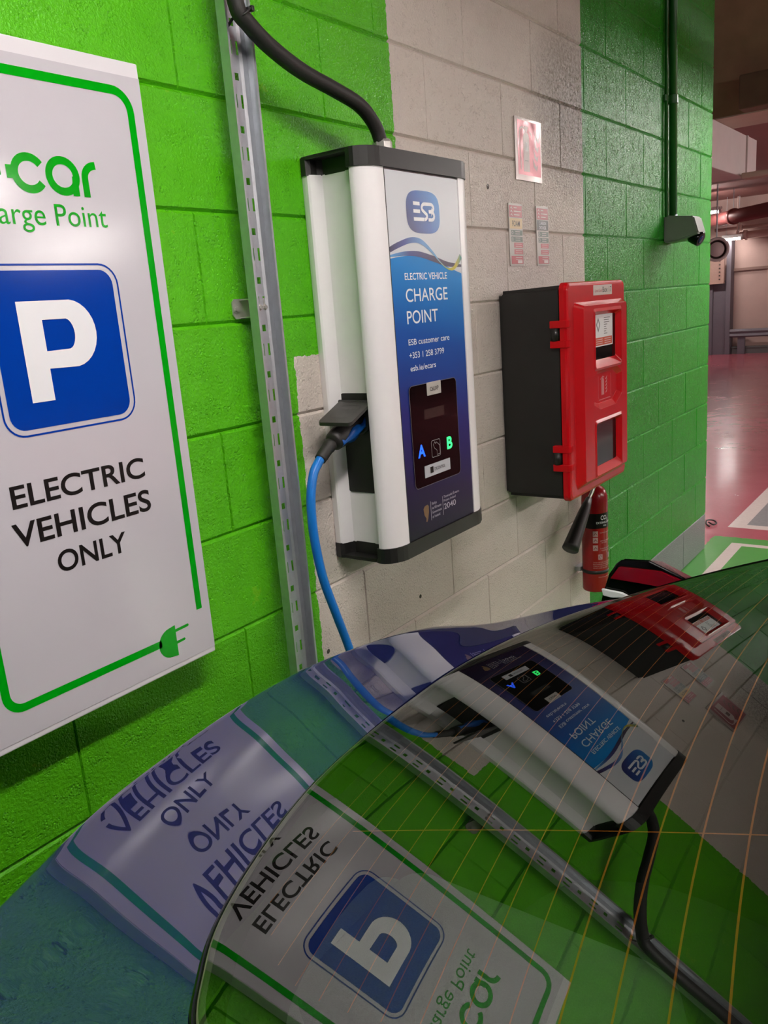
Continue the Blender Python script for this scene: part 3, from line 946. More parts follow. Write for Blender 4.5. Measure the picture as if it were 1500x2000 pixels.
# charging cable with its plug
ch = thing('charging_cable', 'bright blue charging cable plugged into the charger by a black and blue plug', 'charging cable', (0.21, -0.085, 1.25))
A0, A1 = Vector((0.392, -0.084, 1.327)), Vector((0.262, -0.084, 1.281))
d = (A1 - A0).normalized()
bm = B()
P = [A0 + d * s for s in (0.0, 0.030, 0.050, 0.075, 0.100, 0.128, 0.132)]
tube(bm, P, [0.026, 0.026, 0.026, 0.0275, 0.0270, 0.0230, 0.0180], 24)
obj('plug', bm, mat('plug_charcoal', (46, 42, 42), 0.45, var=0.05, bump=0.2, bscale=600), ch, True)
bm = B()
s1 = Vector((0, -1, 0)); s2 = d.cross(s1)
if s2.z > 0: s2 = -s2
side = (s1 * 0.95 + s2 * 0.32).normalized()
def grip(s, hw, off):
    c0 = A0 + d * s + side * (off + 0.0015)
    t_ = d.cross(side).normalized()
    hw *= 1.25
    return [bm.verts.new(c0 + t_ * hw - side * 0.003), bm.verts.new(c0 + side * 0.003), bm.verts.new(c0 - t_ * hw - side * 0.003)]
rows = [grip(*q) for q in ((0.000, 0.017, 0.030), (0.012, 0.020, 0.033), (0.026, 0.019, 0.030), (0.036, 0.009, 0.0255), (0.046, 0.009, 0.0255), (0.060, 0.015, 0.0262), (0.078, 0.016, 0.0265), (0.096, 0.010, 0.0262), (0.112, 0.005, 0.0250), (0.122, 0.008, 0.0235))]
for a, b in zip(rows, rows[1:]):
    for i in range(2):
        bm.faces.new((a[i], a[i + 1], b[i + 1], b[i]))
o = obj('plug_grip', bm, mat('grip_blue', (24, 104, 200), 0.4, var=0.03), ch, True, 'blue grip inlay')
md = o.modifiers.new('t', 'SOLIDIFY'); md.thickness = 0.006; md.offset = -1
bm = B()
Bt = A1 + d * 0.0
ep = Vector((0.217, -0.085, 1.252))
tube(bm, catmull([Bt, Bt.lerp(ep, 0.5) + Vector((0, 0, 0.001)), ep], 4), [0.0165] * 3 + [0.0150] * 3 + [0.0150, 0.0140, 0.0140], 18)
obj('strain_relief', bm, M_rubber, ch, True)
bm = B()
path = catmull([ep + Vector((0.01, 0, 0.008)), (0.206, -0.086, 1.2445), (0.184, -0.088, 1.222), (0.1655, -0.090, 1.168), (0.1635, -0.090, 1.083), (0.180, -0.090, 0.976), (0.215, -0.090, 0.871), (0.251, -0.090, 0.769),
                (0.29, -0.095, 0.62), (0.30, -0.12, 0.40), (0.27, -0.16, 0.20), (0.20, -0.22, 0.06), (0.08, -0.28, 0.0135), (-0.15, -0.33, 0.0125), (-0.40, -0.30, 0.0125)], 10)
tube(bm, path, 0.0108, 16)
obj('blue_lead', bm, mat('cable_blue', (22, 122, 214), 0.35, var=0.03), ch, True)

# ================================================================== EXTINGUISHER BOX
bx = thing('extinguisher_cabinet', 'red and black plastic fire extinguisher box on the wall right of the charger', 'extinguisher box', (1.52, 0, 0.91))
M_red = mat('cabinet_red', (200, 8, 20), 0.24, var=0.03, vscale=8, spec=0.3)
bm = B()
q = [(1.268, 0.920), (1.750, 0.920), (1.750, 1.605), (1.268, 1.605)]
f_ = [(1.285, 0.915), (1.735, 0.915), (1.735, 1.610), (1.285, 1.610)]
va = [bm.verts.new((u, -0.001, v)) for u, v in q]; vb = [bm.verts.new((u, -0.222, v)) for u, v in f_]
bm.faces.new(va); bm.faces.new(list(reversed(vb)))
for i in range(4):
    bm.faces.new((va[(i + 1) % 4], va[i], vb[i], vb[(i + 1) % 4]))
bmesh.ops.bevel(bm, geom=list(bm.edges), offset=0.014, segments=3, affect='EDGES')
obj('shell', bm, M_black_pl, bx)
DX0, DX1, DZ0, DZ1, DYB, DYF = 1.268, 1.781, 0.912, 1.617, -0.218, -0.2435
def rr_loop(bm, x0, z0, x1, z1, r, y, n=5):
    return [bm.verts.new((u, y, v)) for u, v in rrect(x0, z0, x1, z1, r, n)]
def ring_faces(bm, a, b):
    n = len(a)
    for i in range(n):
        j = (i + 1) % n
        bm.faces.new((a[i], a[j], b[j], b[i]))
def bridge_window(bm, outer, wins):
    """face between an outer loop and window loops"""
    es = []
    loops = [outer] + wins
    for lp in loops:
        for i in range(len(lp)):
            e = bm.edges.get((lp[i], lp[(i + 1) % len(lp)])) or bm.edges.new((lp[i], lp[(i + 1) % len(lp)]))
            es.append(e)
    bmesh.ops.triangle_fill(bm, edges=es, use_beauty=True, use_dissolve=False)
bm = B()
L0 = rr_loop(bm, DX0, DZ0, DX1, DZ1, 0.022, DYB)
L1 = rr_loop(bm, DX0, DZ0, DX1, DZ1, 0.022, DYF + 0.010)
L2 = rr_loop(bm, DX0 + 0.004, DZ0 + 0.004, DX1 - 0.004, DZ1 - 0.004, 0.020, DYF + 0.003)
L3 = rr_loop(bm, DX0 + 0.012, DZ0 + 0.012, DX1 - 0.012, DZ1 - 0.012, 0.016, DYF)
R0 = rr_loop(bm, 1.318, 0.943, 1.752, 1.552, 0.012, DYF)
R1 = rr_loop(bm, 1.352, 0.962, 1.742, 1.540, 0.012, DYF - 0.020)
ring_faces(bm, L0, L1); ring_faces(bm, L1, L2); ring_faces(bm, L2, L3)
ring_faces(bm, L3, R0); ring_faces(bm, R0, R1)
wins = []
WIN = ((1.452, 1.352, 1.664, 1.506), (1.452, 0.986, 1.664, 1.136))
for (a, c, b, d_) in WIN:
    o1 = rr_loop(bm, a - 0.020, c - 0.028, b + 0.028, d_ + 0.022, 0.012, DYF - 0.020)
    o2 = rr_loop(bm, a - 0.010, c - 0.020, b + 0.018, d_ + 0.012, 0.010, DYF - 0.0235)
    o3 = rr_loop(bm, a, c + 0.006, b, d_, 0.008, DYF - 0.006)
    ring_faces(bm, o1, o2); ring_faces(bm, o2, o3)
    wins.append(o1)
oct0 = [(1.430, 1.212), (1.485, 1.192), (1.630, 1.192), (1.690, 1.224), (1.690, 1.300), (1.640, 1.326), (1.470, 1.326), (1.430, 1.296)]
oct1 = [(1.452, 1.222), (1.492, 1.210), (1.622, 1.210), (1.668, 1.236), (1.668, 1.292), (1.630, 1.312), (1.482, 1.312), (1.452, 1.288)]
oc0 = [bm.verts.new((u, DYF - 0.020, v)) for u, v in oct0]
oc1 = [bm.verts.new((u, DYF - 0.008, v)) for u, v in oct1]
ring_faces(bm, oc0, oc1); bm.faces.new(oc1)
wins.append(oc0)
bridge_window(bm, R1, wins)
door = obj('door', bm, M_red, bx)
md = door.modifiers.new('bev', 'BEVEL'); md.width = 0.002; md.segments = 2; md.limit_method = 'ANGLE'; md.angle_limit = 0.5
for i, (a, c, b, d_) in enumerate(WIN):
    bm = B(); prism(bm, rrect(a - 0.001, c + 0.004, b + 0.001, d_ + 0.001, 0.006, 3), XZ(0), DYF - 0.0055, DYF - 0.002)
    wn = obj('window', bm, M_black_gl, door)
    if i == 0:
        bm = B(); fill(bm, [(1.476, 1.400), (1.640, 1.400), (1.640, 1.506), (1.476, 1.506)], DYF - 0.0059)
        nt = flat('notice', bm, M_ink_white, wn, 'white inspection notice')
        bm = B(); fill(bm, [(1.482, 1.404), (1.634, 1.404), (1.634, 1.430), (1.482, 1.430)], DYF - 0.0062)
        flat('notice_band', bm, mat('orange_ink', (206, 72, 24), 0.4), nt)
        bm = B()
        for j, w_ in enumerate((0.055, 0.045, 0.050, 0.03, 0.02, 0.025, 0.02, 0.03)):
            stroke(bm, [(1.560, 1.494 - j * 0.0075), (1.560 + w_, 1.494 - j * 0.0075)], 0.0022, DYF - 0.0062)
        flat('notice_print', bm, mat('grey_ink', (92, 88, 90), 0.5), nt)
        bm = B(); stroke(bm, [(1.508, 1.492), (1.494, 1.473), (1.508, 1.452), (1.522, 1.473)], 0.005, DYF - 0.0062, True)
        flat('notice_emblem', bm, bpy.data.materials['grey_ink'], nt)
        bm = B()
        for j in range(3):
            for k_ in range(2):
                stroke(bm, [(1.488 + k_ * 0.075, 1.424 - j * 0.007), (1.545 + k_ * 0.075, 1.424 - j * 0.007)], 0.0016, DYF - 0.0065)
        flat('notice_print', bm, M_ink_white, nt)
bm = B(); prism(bm, rrect(1.484, 1.570, 1.650, 1.603, 0.002, 2), XZ(0), DYF - 0.0012, DYF + 0.001)
lb = obj('box_label', bm, mat('label_cream', (206, 190, 182), 0.45), door)
bm = B(); text(bm, 'Box 17', 1.563, 1.644, 1.5785, 1.5965, DYF - 0.0016, 0.0); flat('lettering', bm, M_ink_black, lb)
bm = B(); text(bm, 'Level Grd', 1.496, 1.556, 1.5800, 1.5900, DYF - 0.0016, 0.0); flat('lettering', bm, mat('red_ink', (176, 60, 60), 0.4), lb)
bm = B()                                                             # embossed extinguisher and flame
ye = DYF - 0.0086
fill(bm, [(1.524, 1.2350), (1.548, 1.2350), (1.548, 1.2860), (1.543, 1.2920), (1.536, 1.2960), (1.529, 1.2920), (1.524, 1.2860)], ye)
stroke(bm, [(1.516, 1.2890), (1.536, 1.2985), (1.550, 1.2945)], 0.0030, ye)
for j in range(5):
    stroke(bm, [(1.560, 1.240 + j * 0.0115), (1.570, 1.2435 + j * 0.0115), (1.578, 1.252 + j * 0.0115)], [0.002, 0.006, 0.002], ye)
stroke(bm, [(1.496, 1.302), (1.496, 1.225)], 0.0012, ye); stroke(bm, [(1.612, 1.302), (1.612, 1.225)], 0.0012, ye); stroke(bm, [(1.500, 1.220), (1.608, 1.220)], 0.0022, ye)
flat('embossed_mark', bm, mat('emboss_pale', (206, 120, 122), 0.4), door)
for zc in (1.459, 1.058):                                            # hinges
    for s in (-1, 1):
        bm = B(); zz = zc + s * 0.031
        prism(bm, [(DX0 + 0.030, -0.2435), (DX0 + 0.006, -0.2475), (DX0 - 0.004, -0.240), (DX0 - 0.004, -0.185), (DX0 + 0.016, -0.185), (DX0 + 0.018, -0.220)], XY(), zz - 0.0115, zz + 0.0115)
        bmesh.ops.bevel(bm, geom=list(bm.edges), offset=0.0015, segments=1, affect='EDGES')
        obj('hinge', bm, M_red, door)
    bm = B(); lathe(bm, [(0.014, -0.020), (0.014, 0.020)], (DX0 + 0.006, -0.200, zc), (0, 0, 1), 16); obj('hinge_barrel', bm, M_black_pl, bx, True)
for zc in (1.44, 1.07):
    bm = B(); box(bm, (DX1 - 0.006, -0.240, zc - 0.022), (DX1 + 0.006, -0.200, zc + 0.022), 0.003); obj('latch', bm, M_black_pl, bx)

# ================================================================== CO2 EXTINGUISHER
ex = thing('fire_extinguisher', 'red CO2 fire extinguisher with black horn hanging below the red box', 'fire extinguisher', (1.877, -0.078, 0.39))
EX, EYc, ER = 1.877, -0.078, 0.0525
bm = B()
lathe(bm, [(0.044, 0.388), (0.050, 0.390), (ER, 0.397), (ER, 0.770), (0.0505, 0.790), (0.044, 0.808), (0.034, 0.821), (0.020, 0.830), (0.016, 0.836), (0.016, 0.850)], (EX, EYc, 0), (0, 0, 1), 48)
cyl = obj('cylinder', bm, mat('extinguisher_red', (150, 12, 20), 0.22, var=0.05), ex, True)
def wrap(off=0.0008, phi0=-112.0):
    def fn(u, v):
        a = math.radians(phi0) + u / ER
        return (EX + (ER + off) * math.cos(a), EYc + (ER + off) * math.sin(a), v)
    return fn
bm = B()                                                             # black band
n = 24
for i in range(n):
    a = -0.085 + 0.170 * i / n; b = -0.085 + 0.170 * (i + 1) / n
    f = wrap(0.0005)
    bm.faces.new([bm.verts.new(f(*q)) for q in ((a, 0.660), (b, 0.660), (b, 0.722), (a, 0.722))])
bandm = obj('label_band', bm, M_ink_black, cyl, True)
bm = B()
f = wrap(0.0010)
text(bm, 'CO', -0.018, 0.010, 0.695, 0.7135, 0, 0.02, f); text(bm, '2', 0.012, 0.017, 0.692, 0.700, 0, 0.02, f)
obj('lettering', bm, M_ink_white, cyl)
bm = B(); text(bm, 'EXTINGUISHER', -0.036, 0.044, 0.6800, 0.6885, 0, 0.01, f); obj('lettering', bm, M_ink_white, cyl)
bm = B(); text(bm, 'FIRE', -0.006, 0.010, 0.668, 0.674, 0, 0.01, f); obj('lettering', bm, M_ink_white, cyl)
bm = B()
rows = ((0.640, 'REMOVE SAFETY PIN', -0.022, 0.045), (0.606, 'AIM HORN AT BASE', -0.022, 0.045), (0.598, 'OF FIRE', -0.016, 0.010), (0.574, 'SQUEEZE LEVER', -0.022, 0.040), (0.565, 'RELEASE TO STOP', -0.016, 0.040),
        (0.516, 'AFTER USE OR LOSS OF WEIGHT', -0.050, 0.040), (0.508, 'RECHARGE IMMEDIATELY', -0.050, 0.036), (0.500, 'CHECK WEIGHT EVERY YEAR', -0.050, 0.040), (0.492, 'DO NOT STORE ABOVE 60', -0.050, 0.010))
M_pinkpale = mat('pale_pink_ink', (206, 150, 150), 0.4)
for z, s, a, b in rows:
    bm = B(); text(bm, s, a, b, z, z + 0.0042, 0, 0.0, f); obj('lettering', bm, M_pinkpale, cyl)
bm = B(); stroke(bm, [(-0.030 + 0.01 * i, 0.455) for i in range(7)], 0.0012, 0, fn=f); obj('printed_line', bm, M_pinkpale, cyl)
M_picto = mat('pictogram_pale', (190, 150, 150), 0.4)
for z in (0.627, 0.600, 0.568):
    bm = B()
    for i in range(3):
        a = -0.050 + i * 0.0065
        bm.faces.new([bm.verts.new(f(*q)) for q in ((a, z), (a + 0.0065, z), (a + 0.0065, z + 0.023), (a, z + 0.023))])
    obj('pictogram', bm, M_picto, cyl)
for a0 in (-0.030, 0.020):
    bm = B()
    for i in range(3):
        a = a0 + i * 0.006
        bm.faces.new([bm.verts.new(f(*q)) for q in ((a, 0.530), (a + 0.006, 0.530), (a + 0.006, 0.552), (a, 0.552))])
    obj('pictogram', bm, M_picto, cyl)
bm = B()
f2 = wrap(0.0014)
stroke(bm, arc(-0.021, 0.541, 0.005, 0.006, 0, 300, 12), 0.002, 0, fn=f2); stroke(bm, [(0.031, 0.550), (0.027, 0.542), (0.032, 0.541), (0.028, 0.532)], 0.002, 0, fn=f2)
for z in (0.638, 0.611, 0.579):
    stroke(bm, [(-0.047, z - 0.006), (-0.040, z + 0.004), (-0.033, z - 0.004)], 0.002, 0, fn=f2)
obj('pictogram_print', bm, mat('dark_red_ink', (110, 20, 24), 0.4), cyl)
bm = B(); lathe(bm, [(ER + 0.0012, 0.468), (ER + 0.0012, 0.482), (ER, 0.482), (ER, 0.468), (ER + 0.0012, 0.468)], (EX, EYc, 0), (0, 0, 1), 40); obj('strap', bm, M_black_pl, ex, True)
bm = B(); box(bm, (EX - 0.03, -0.0265, 0.466), (EX + 0.03, -0.001, 0.484), 0.002); obj('wall_hook', bm, M_zinc, ex)
bm = B(); box(bm, (EX - 0.02, -0.022, 0.80), (EX + 0.02, -0.001, 0.84), 0.002); obj('wall_hook', bm, M_zinc, ex)
bm = B(); lathe(bm, [(0.017, 0), (0.019, 0.008), (0.019, 0.040), (0.012, 0.048), (0, 0.05)], (EX, EYc, 0.848), (0, 0, 1), 20); obj('valve', bm, M_bright, ex, True)
for za, xa in ((0.872, 0.085), (0.892, 0.09)):
    bm = B(); box(bm, (EX - xa, EYc - 0.011, za), (EX + 0.02, EYc + 0.011, za + 0.008), 0.002); obj('lever', bm, M_black_pl, ex)
bm = B()                                                             # discharge horn and its swivel pipe
h0, h1 = Vector((1.770, -0.100, 0.800)), Vector((1.585, -0.098, 0.645))
tube(bm, [h0, h0.lerp(h1, 0.15), h0.lerp(h1, 0.3), h0.lerp(h1, 0.95), h1], [0.012, 0.018, 0.022, 0.031, 0.032], 28)
obj('horn', bm, M_black_pl, ex, True)
bm = B(); tube(bm, catmull([(EX, EYc, 0.880), (EX - 0.05, EYc - 0.03, 0.885), (1.800, -0.110, 0.845), h0], 6), 0.007, 10); obj('swivel_pipe', bm, M_bright, ex, True)

# ================================================================== WALL NOTICES
def plate(name, label, cat, x0, z0, x1, z1, material, group=None, lift=0.0):
    t = thing(name, label, cat, ((x0 + x1) / 2, 0, z0), group)
    bm = B(); prism(bm, rrect(x0, z0, x1, z1, 0.002, 2), XZ(0), -0.0035 - lift, -0.0008)
    obj('backing', bm, material, t)
    return t
M_foil = NT('glossy_foil')
M_foil.b.inputs['Base Color'].default_value = lin((196, 184, 182)); M_foil.b.inputs['Roughness'].default_value = 0.2; M_foil.b.inputs['Metallic'].default_value = 0.25
M_foil.l(M_foil.bump(M_foil.noise(7, 2, 0.5, M_foil.pos()), 0.25, 0.02), M_foil.b.inputs['Normal'])
M_foil = M_foil.m
fs = plate('fire_sign', 'shiny pink fire extinguisher pictogram sign above the two stickers', 'sign', 1.432, 1.964, 1.632, 2.160, M_foil)
y2 = -0.0038
k = NT('pink_ink'); k.b.inputs['Base Color'].default_value = lin((186, 112, 122)); k.b.inputs['Metallic'].default_value = 0.35; k.b.inputs['Roughness'].default_value = 0.2
k.l(k.bump(k.noise(6, 2, 0.5, k.pos()), 0.3, 0.03), k.b.inputs['Normal']); M_pinkink = k.m
bm = B(); fill(bm, [(1.450, 1.982), (1.622, 1.982), (1.622, 2.152), (1.450, 2.152)], y2); pk = flat('printed_field', bm, M_pinkink, fs)
bm = B(); y3 = y2 - 0.0003
fill(bm, [(1.490, 1.993), (1.535, 1.993), (1.535, 2.098)] + arc(1.5125, 2.098, 0.0225, 0.020, 0, 180, 10)[1:], y3)
stroke(bm, [(1.472, 1.998), (1.467, 2.060), (1.462, 2.105), (1.470, 2.126), (1.488, 2.132), (1.505, 2.124)], 0.006, y3)
fill(bm, [(1.505, 2.118), (1.520, 2.118), (1.530, 2.136), (1.500, 2.136)], y3)
flat('extinguisher_symbol', bm, mat('sign_cream', (216, 202, 200), 0.2), pk)
bm = B()
for j in range(4):
    zc = 2.010 + j * 0.030; xx = 1.578 + 0.006 * j
    stroke(bm, [(xx - 0.018, zc + 0.030), (xx - 0.006, zc + 0.006), (xx + 0.010, zc - 0.004), (xx + 0.020, zc + 0.012)], [0.002, 0.011, 0.010, 0.002], y3)
stroke(bm, [(1.535, 2.122), (1.550, 2.116), (1.560, 2.104)], [0.002, 0.007, 0.002], y3)
stroke(bm, [(1.500, 2.028), (1.526, 2.028)], 0.003, y3 - 0.0002)
fill(bm, [(1.503, 2.060), (1.526, 2.060), (1.526, 2.086), (1.503, 2.086)], y3 - 0.0002)
flat('flame_symbol', bm, mat('flame_grey', (112, 92, 90), 0.25), pk)
M_lam = mat('laminate_grey', (166, 156, 146), 0.35)
M_stred = mat('sticker_red', (170, 32, 48), 0.4); M_stgreen = mat('sticker_green', (34, 66, 44), 0.4); M_cream = mat('sticker_cream', (206, 178, 116), 0.4)
def sticker(x0, x1, head, label, mt_head, ink, lines):
    t = plate('instruction_sticker', label, 'sticker', x0, 1.687, x1, 1.887, M_lam, 'extinguisher instruction stickers')
    yy = -0.0038
    W_ = x1 - x0 - 0.008; a = x0 + 0.004
    def blk(z0, z1, mt, nm, xa=0.0):
        bm = B(); fill(bm, [(a + xa * W_, z0), (a + W_, z0), (a + W_, z1), (a + xa * W_, z1)], yy); return flat(nm, bm, mt, t)
    blk(1.8425, 1.880, M_stred, 'red_block'); blk(1.806, 1.840, mt_head, 'title_block')
    blk(1.785, 1.802, M_stgreen, 'green_block', 0.10); blk(1.765, 1.781, M_stgreen, 'green_block', 0.10)
    blk(1.7455, 1.7615, M_stred, 'red_block', 0.30); blk(1.7245, 1.7405, M_stred, 'red_block', 0.30); blk(1.6930, 1.7190, M_stred, 'red_block', 0.06)
    bm = B()
    for s, z0, z1, b_ in lines:
        text(bm, s, a + 0.20 * W_, a + 0.80 * W_, z0, z1, yy - 0.0003, b_)
    flat('title', bm, ink, t)
    bm = B(); y_ = yy - 0.0003
    for j in range(3):
        stroke(bm, [(a + 0.35 * W_, 1.873 - j * 0.011), (a + (0.60, 0.92, 0.8)[j] * W_, 1.873 - j * 0.011)], 0.0036, y_)
        stroke(bm, [(a + 0.10 * W_, 1.870 - j * 0.011), (a + 0.16 * W_, 1.875 - j * 0.011), (a + 0.24 * W_, 1.869 - j * 0.011)], 0.0032, y_)
    for z in (1.797, 1.790, 1.777, 1.770):
        stroke(bm, [(a + 0.42 * W_, z), (a + 0.80 * W_, z)], 0.0018, y_)
    for z in (1.757, 1.750, 1.736, 1.729, 1.714, 1.707):
        stroke(bm, [(a + 0.40 * W_, z), (a + 0.90 * W_, z)], 0.0016, y_)
    for z in (1.7935, 1.773):
        stroke(bm, arc(a + 0.20 * W_, z, 0.005, 0.005, 0, 360, 8)[:-1], 0.0014, y_, True)
    fill(bm, [(a + 0.55 * W_, 1.6950), (a + 0.92 * W_, 1.6950), (a + 0.92 * W_, 1.7050), (a + 0.55 * W_, 1.7050)], y_)
    flat('small_print', bm, mat('sticker_white_ink', (212, 196, 192), 0.4) if 'sticker_white_ink' not in bpy.data.materials else bpy.data.materials['sticker_white_ink'], t)
sticker(1.367, 1.467, 'FOAM', 'narrow sticker with a cream FOAM title, left of the pair', M_cream, M_ink_black, (('FOAM', 1.814, 1.832, 0.01),))
sticker(1.574, 1.673, 'CARBON', 'narrow sticker with a black CARBON DIOXIDE title, right of the pair', M_ink_black, M_ink_white, (('CARBON', 1.825, 1.836, 0.0), ('DIOXIDE', 1.810, 1.821, 0.0)))

# ================================================================== SENSOR + CONDUIT
cd = thing('wall_conduit', 'thin green painted conduit running down the wall to the grey sensor', 'conduit', (3.11, 0, 1.91))
M_cond = mat('conduit_green_paint', (24, 96, 28), 0.35, var=0.1)
bm = B(); tube(bm, [(3.06, -0.022, 1.905), (3.00, -0.022, 4.19)], 0.0185, 18); obj('pipe_run', bm, M_cond, cd, True)
bm = B(); tube(bm, [(2.985, -0.012, 1.905), (2.955, -0.012, 4.19)], 0.007, 12); obj('side_cable', bm, M_cond, cd, True)
for z in (2.43, 3.05):
    bm = B(); tube(bm, [(3.043, -0.022, z - 0.018), (3.042, -0.022, z + 0.018)], 0.024, 18); box(bm, (2.965, -0.014, z - 0.014), (3.085, -0.001, z + 0.014), 0.002); obj('saddle', bm, M_cond, cd)
sn = thing('wall_sensor', 'small grey wall sensor box with dark lens at the foot of the conduit', 'sensor', (3.06, 0, 1.79))
M_sensor = mat('sensor_grey', (122, 126, 118), 0.4, var=0.05)
bm = B()
q = [(-0.001, 1.785), (-0.075, 1.790), (-0.165, 1.815), (-0.140, 1.895), (-0.001, 1.912)]
prism(bm, q, lambda u, v, d: (d, u, v), 2.985, 3.115)
bmesh.ops.bevel(bm, geom=list(bm.edges), offset=0.006, segments=2, affect='EDGES')
hs = obj('housing', bm, M_sensor, sn)
bm = B(); lathe(bm, [(0.030, -0.01), (0.034, 0.0), (0.034, 0.042), (0.030, 0.046), (0.022, 0.044), (0.0, 0.040)], (3.055, -0.120, 1.808), (-0.15, -0.80, -0.45), 24); obj('lens_barrel', bm, M_black_gl, sn, True)
d = Vector((-0.15, -0.80, -0.45)).normalized()
bm = B(); lathe(bm, [(0.021, 0.0448), (0.012, 0.0475), (0, 0.0485)], (3.055, -0.120, 1.808), d, 20); obj('lens', bm, mat('lens_blue', (20, 34, 92), 0.05), sn, True, 'dark blue lens')
bm = B(); lathe(bm, [(0.020, 0), (0.020, 0.012), (0.015, 0.014)], (3.062, -0.022, 1.905), (0, 0, 1), 16); obj('conduit_nut', bm, M_zinc, sn)

# ================================================================== CAR
GC = (1.126409, -0.133969, -0.461201, -0.068863, -0.213876, -0.101929, 0.08011, -0.164819, -0.009615, -0.0028)
def g_raw(x, y):
    u, v = x, y + 0.9
    c = GC
    return c[0] + c[1]*u + c[2]*v + c[3]*u*u + c[4]*u*v + c[5]*v*v + c[6]*u**3 + c[7]*u*u*v + c[8]*u*v*v + c[9]*v**3
def hg(x, y):
    """height of the rear window surface"""
    xc = min(max(x, -1.0), -0.09)
    if y < -1.28:
        s = (g_raw(xc, -1.275) - g_raw(xc, -1.285)) / 0.01
        dy = y + 1.28
        k_ = s / 0.8
        z = g_raw(xc, -1.28) + s * dy + 0.5 * k_ * dy * dy
    else:
        z = g_raw(xc, y)
    if x != xc:
        e = 0.002
        s = (g_raw(xc + e, max(y, -1.28)) - g_raw(xc - e, max(y, -1.28))) / (2 * e)
        dx = x - xc
        z += s * dx - 0.5 * dx * dx
    return z
BT = ((0,0),(0,1),(0,2),(0,3),(0,4),(0,5),(0,6),(1,0),(1,1),(1,2),(1,3),(1,4),(1,5),(1,6),(2,0),(2,1),(2,2),(2,3),(2,4),(2,5),(3,0),(3,1),(3,2),(3,3),(4,0),(4,1),(4,2),(4,3))
BC = (1.117983, -0.061247, -0.009222, 0.003421, 0.010838, 0.004226, -0.004551, 0.002645, 0.00257, 0.006898, 0.00516, -0.006772, -0.005761, 0.004586, -0.022038, -0.009285, 0.022753, 0.001103, 0.002734, -0.006406, 0.000617, -0.004632, -0.00476, 0.003308, 0.003351, 0.003139, -0.009027, 0.002147)
def b_raw(x, y):
    u, v = (x + 0.52) / 0.3, (y + 0.78) / 0.2
    return sum(c * u**i * v**j for (i, j), c in zip(BT, BC))
def hb(x, y):
    """height of the tailgate / shoulder surface outside the window"""
    xc, yc = min(max(x, -1.0), -0.08), min(max(y, -0.95), -0.50)
    z = b_raw(xc, yc)
    d = xc - x
    if d > 0: z -= 0.10 * d + 0.55 * d * d
    d = x - xc
    if d > 0: z -= 0.28 * d + 0.9 * d * d
    if y < yc:
        xe = min(max(x, -0.97), -0.11)
        z += hg(xe, y) - hg(xe, yc)
    return z
# outline of the window (plan) paired with the outline of the rear deck
PAIRS = [((-0.90, -1.62), (-1.300, -1.78)), ((-0.950, -1.40), (-1.345, -1.45)), ((-0.968, -1.20), (-1.345, -1.20)), ((-0.972, -1.08), (-1.335, -1.00)), ((-0.965, -1.00), (-1.290, -0.83)),
         ((-0.9436, -0.947), (-1.210, -0.745)), ((-0.9075, -0.911), (-1.100, -0.668)), ((-0.862, -0.8775), (-0.995, -0.622)), ((-0.790, -0.8465), (-0.883, -0.584)), ((-0.688, -0.8160), (-0.749, -0.538)),
         ((-0.590, -0.8035), (-0.633, -0.5205)), ((-0.470, -0.7970), (-0.500, -0.5125)), ((-0.357, -0.7950), (-0.370, -0.5165)), ((-0.245, -0.8110), (-0.240, -0.5350)), ((-0.165, -0.8480), (-0.090, -0.562)),
         ((-0.128, -0.9050), (0.030, -0.615)), ((-0.104, -0.9700), (0.130, -0.720)), ((-0.103, -1.05), (0.200, -0.85)), ((-0.112, -1.12), (0.245, -1.00)), ((-0.118, -1.20), (0.265, -1.20)),
         ((-0.130, -1.40), (0.270, -1.45)), ((-0.17, -1.62), (0.230, -1.78))]
NS = 10
E_ = catmull([(a[0], a[1], 0) for a, b in PAIRS], NS)
O_ = catmull([(b[0], b[1], 0) for a, b in PAIRS], NS)
car = thing('car', 'dark blue car parked tail to the wall, its glossy rear window reflecting the chargers', 'car', (-0.53, -1.6, 0))
def paint():
    k = NT('car_paint_blue')
    p = k.pos()
    nz = k.noise(900, 2, 0.5, p)
    k.l(k.mix(nz, (0.008, 0.011, 0.062, 1), (0.011, 0.015, 0.088, 1)), k.b.inputs['Base Color'])
    k.b.inputs['Metallic'].default_value = 0.0
    k.b.inputs['Specular IOR Level'].default_value = 0.0
    k.b.inputs['Roughness'].default_value = 0.5
    k.b.inputs['Coat Weight'].default_value = 1.0
    k.b.inputs['Coat Roughness'].default_value = 0.0
    k.b.inputs['Coat IOR'].default_value = 1.85
    return k.m
M_paint = paint()
bm = B()
NT_ = 36
grid = []
n = len(E_)
for i in range(n):
    e, o = E_[i], O_[i]
    dirn = (o - e).normalized()
    e2 = e + dirn * 0.007
    row = []
    dz = ((hg(e.x, e.y) - 0.003) - hb(e2.x, e2.y)) * min(1.0, max(0.0, (-0.93 - e.y) / 0.10))
    row.append(bm.verts.new((e2.x - dirn.x * 0.001, e2.y - dirn.y * 0.001, hb(e2.x, e2.y) + dz - 0.016)))
    for k in range(NT_ + 1):
        t = k / NT_
        p = e2.lerp(o, t)
        row.append(bm.verts.new((p.x, p.y, hb(p.x, p.y) + dz * (1 - t) ** 3)))
    zo = row[-1].co.z
    for out, dn in ((0.0035, 0.0012), (0.0065, 0.0045), (0.008, 0.010), (0.008, 0.018), (0.004, 0.028), (-0.004, 0.040), (-0.004, 0.12), (0.01, 0.24), (0.05, 0.34), (0.075, 0.45), (0.07, 0.62), (0.03, 0.74), (-0.05, 0.78)):
        if (zo - dn) < 0.22:
            dn = zo - 0.22
        row.append(bm.verts.new((o.x + dirn.x * out, o.y + dirn.y * out, zo - dn)))
    grid.append(row)
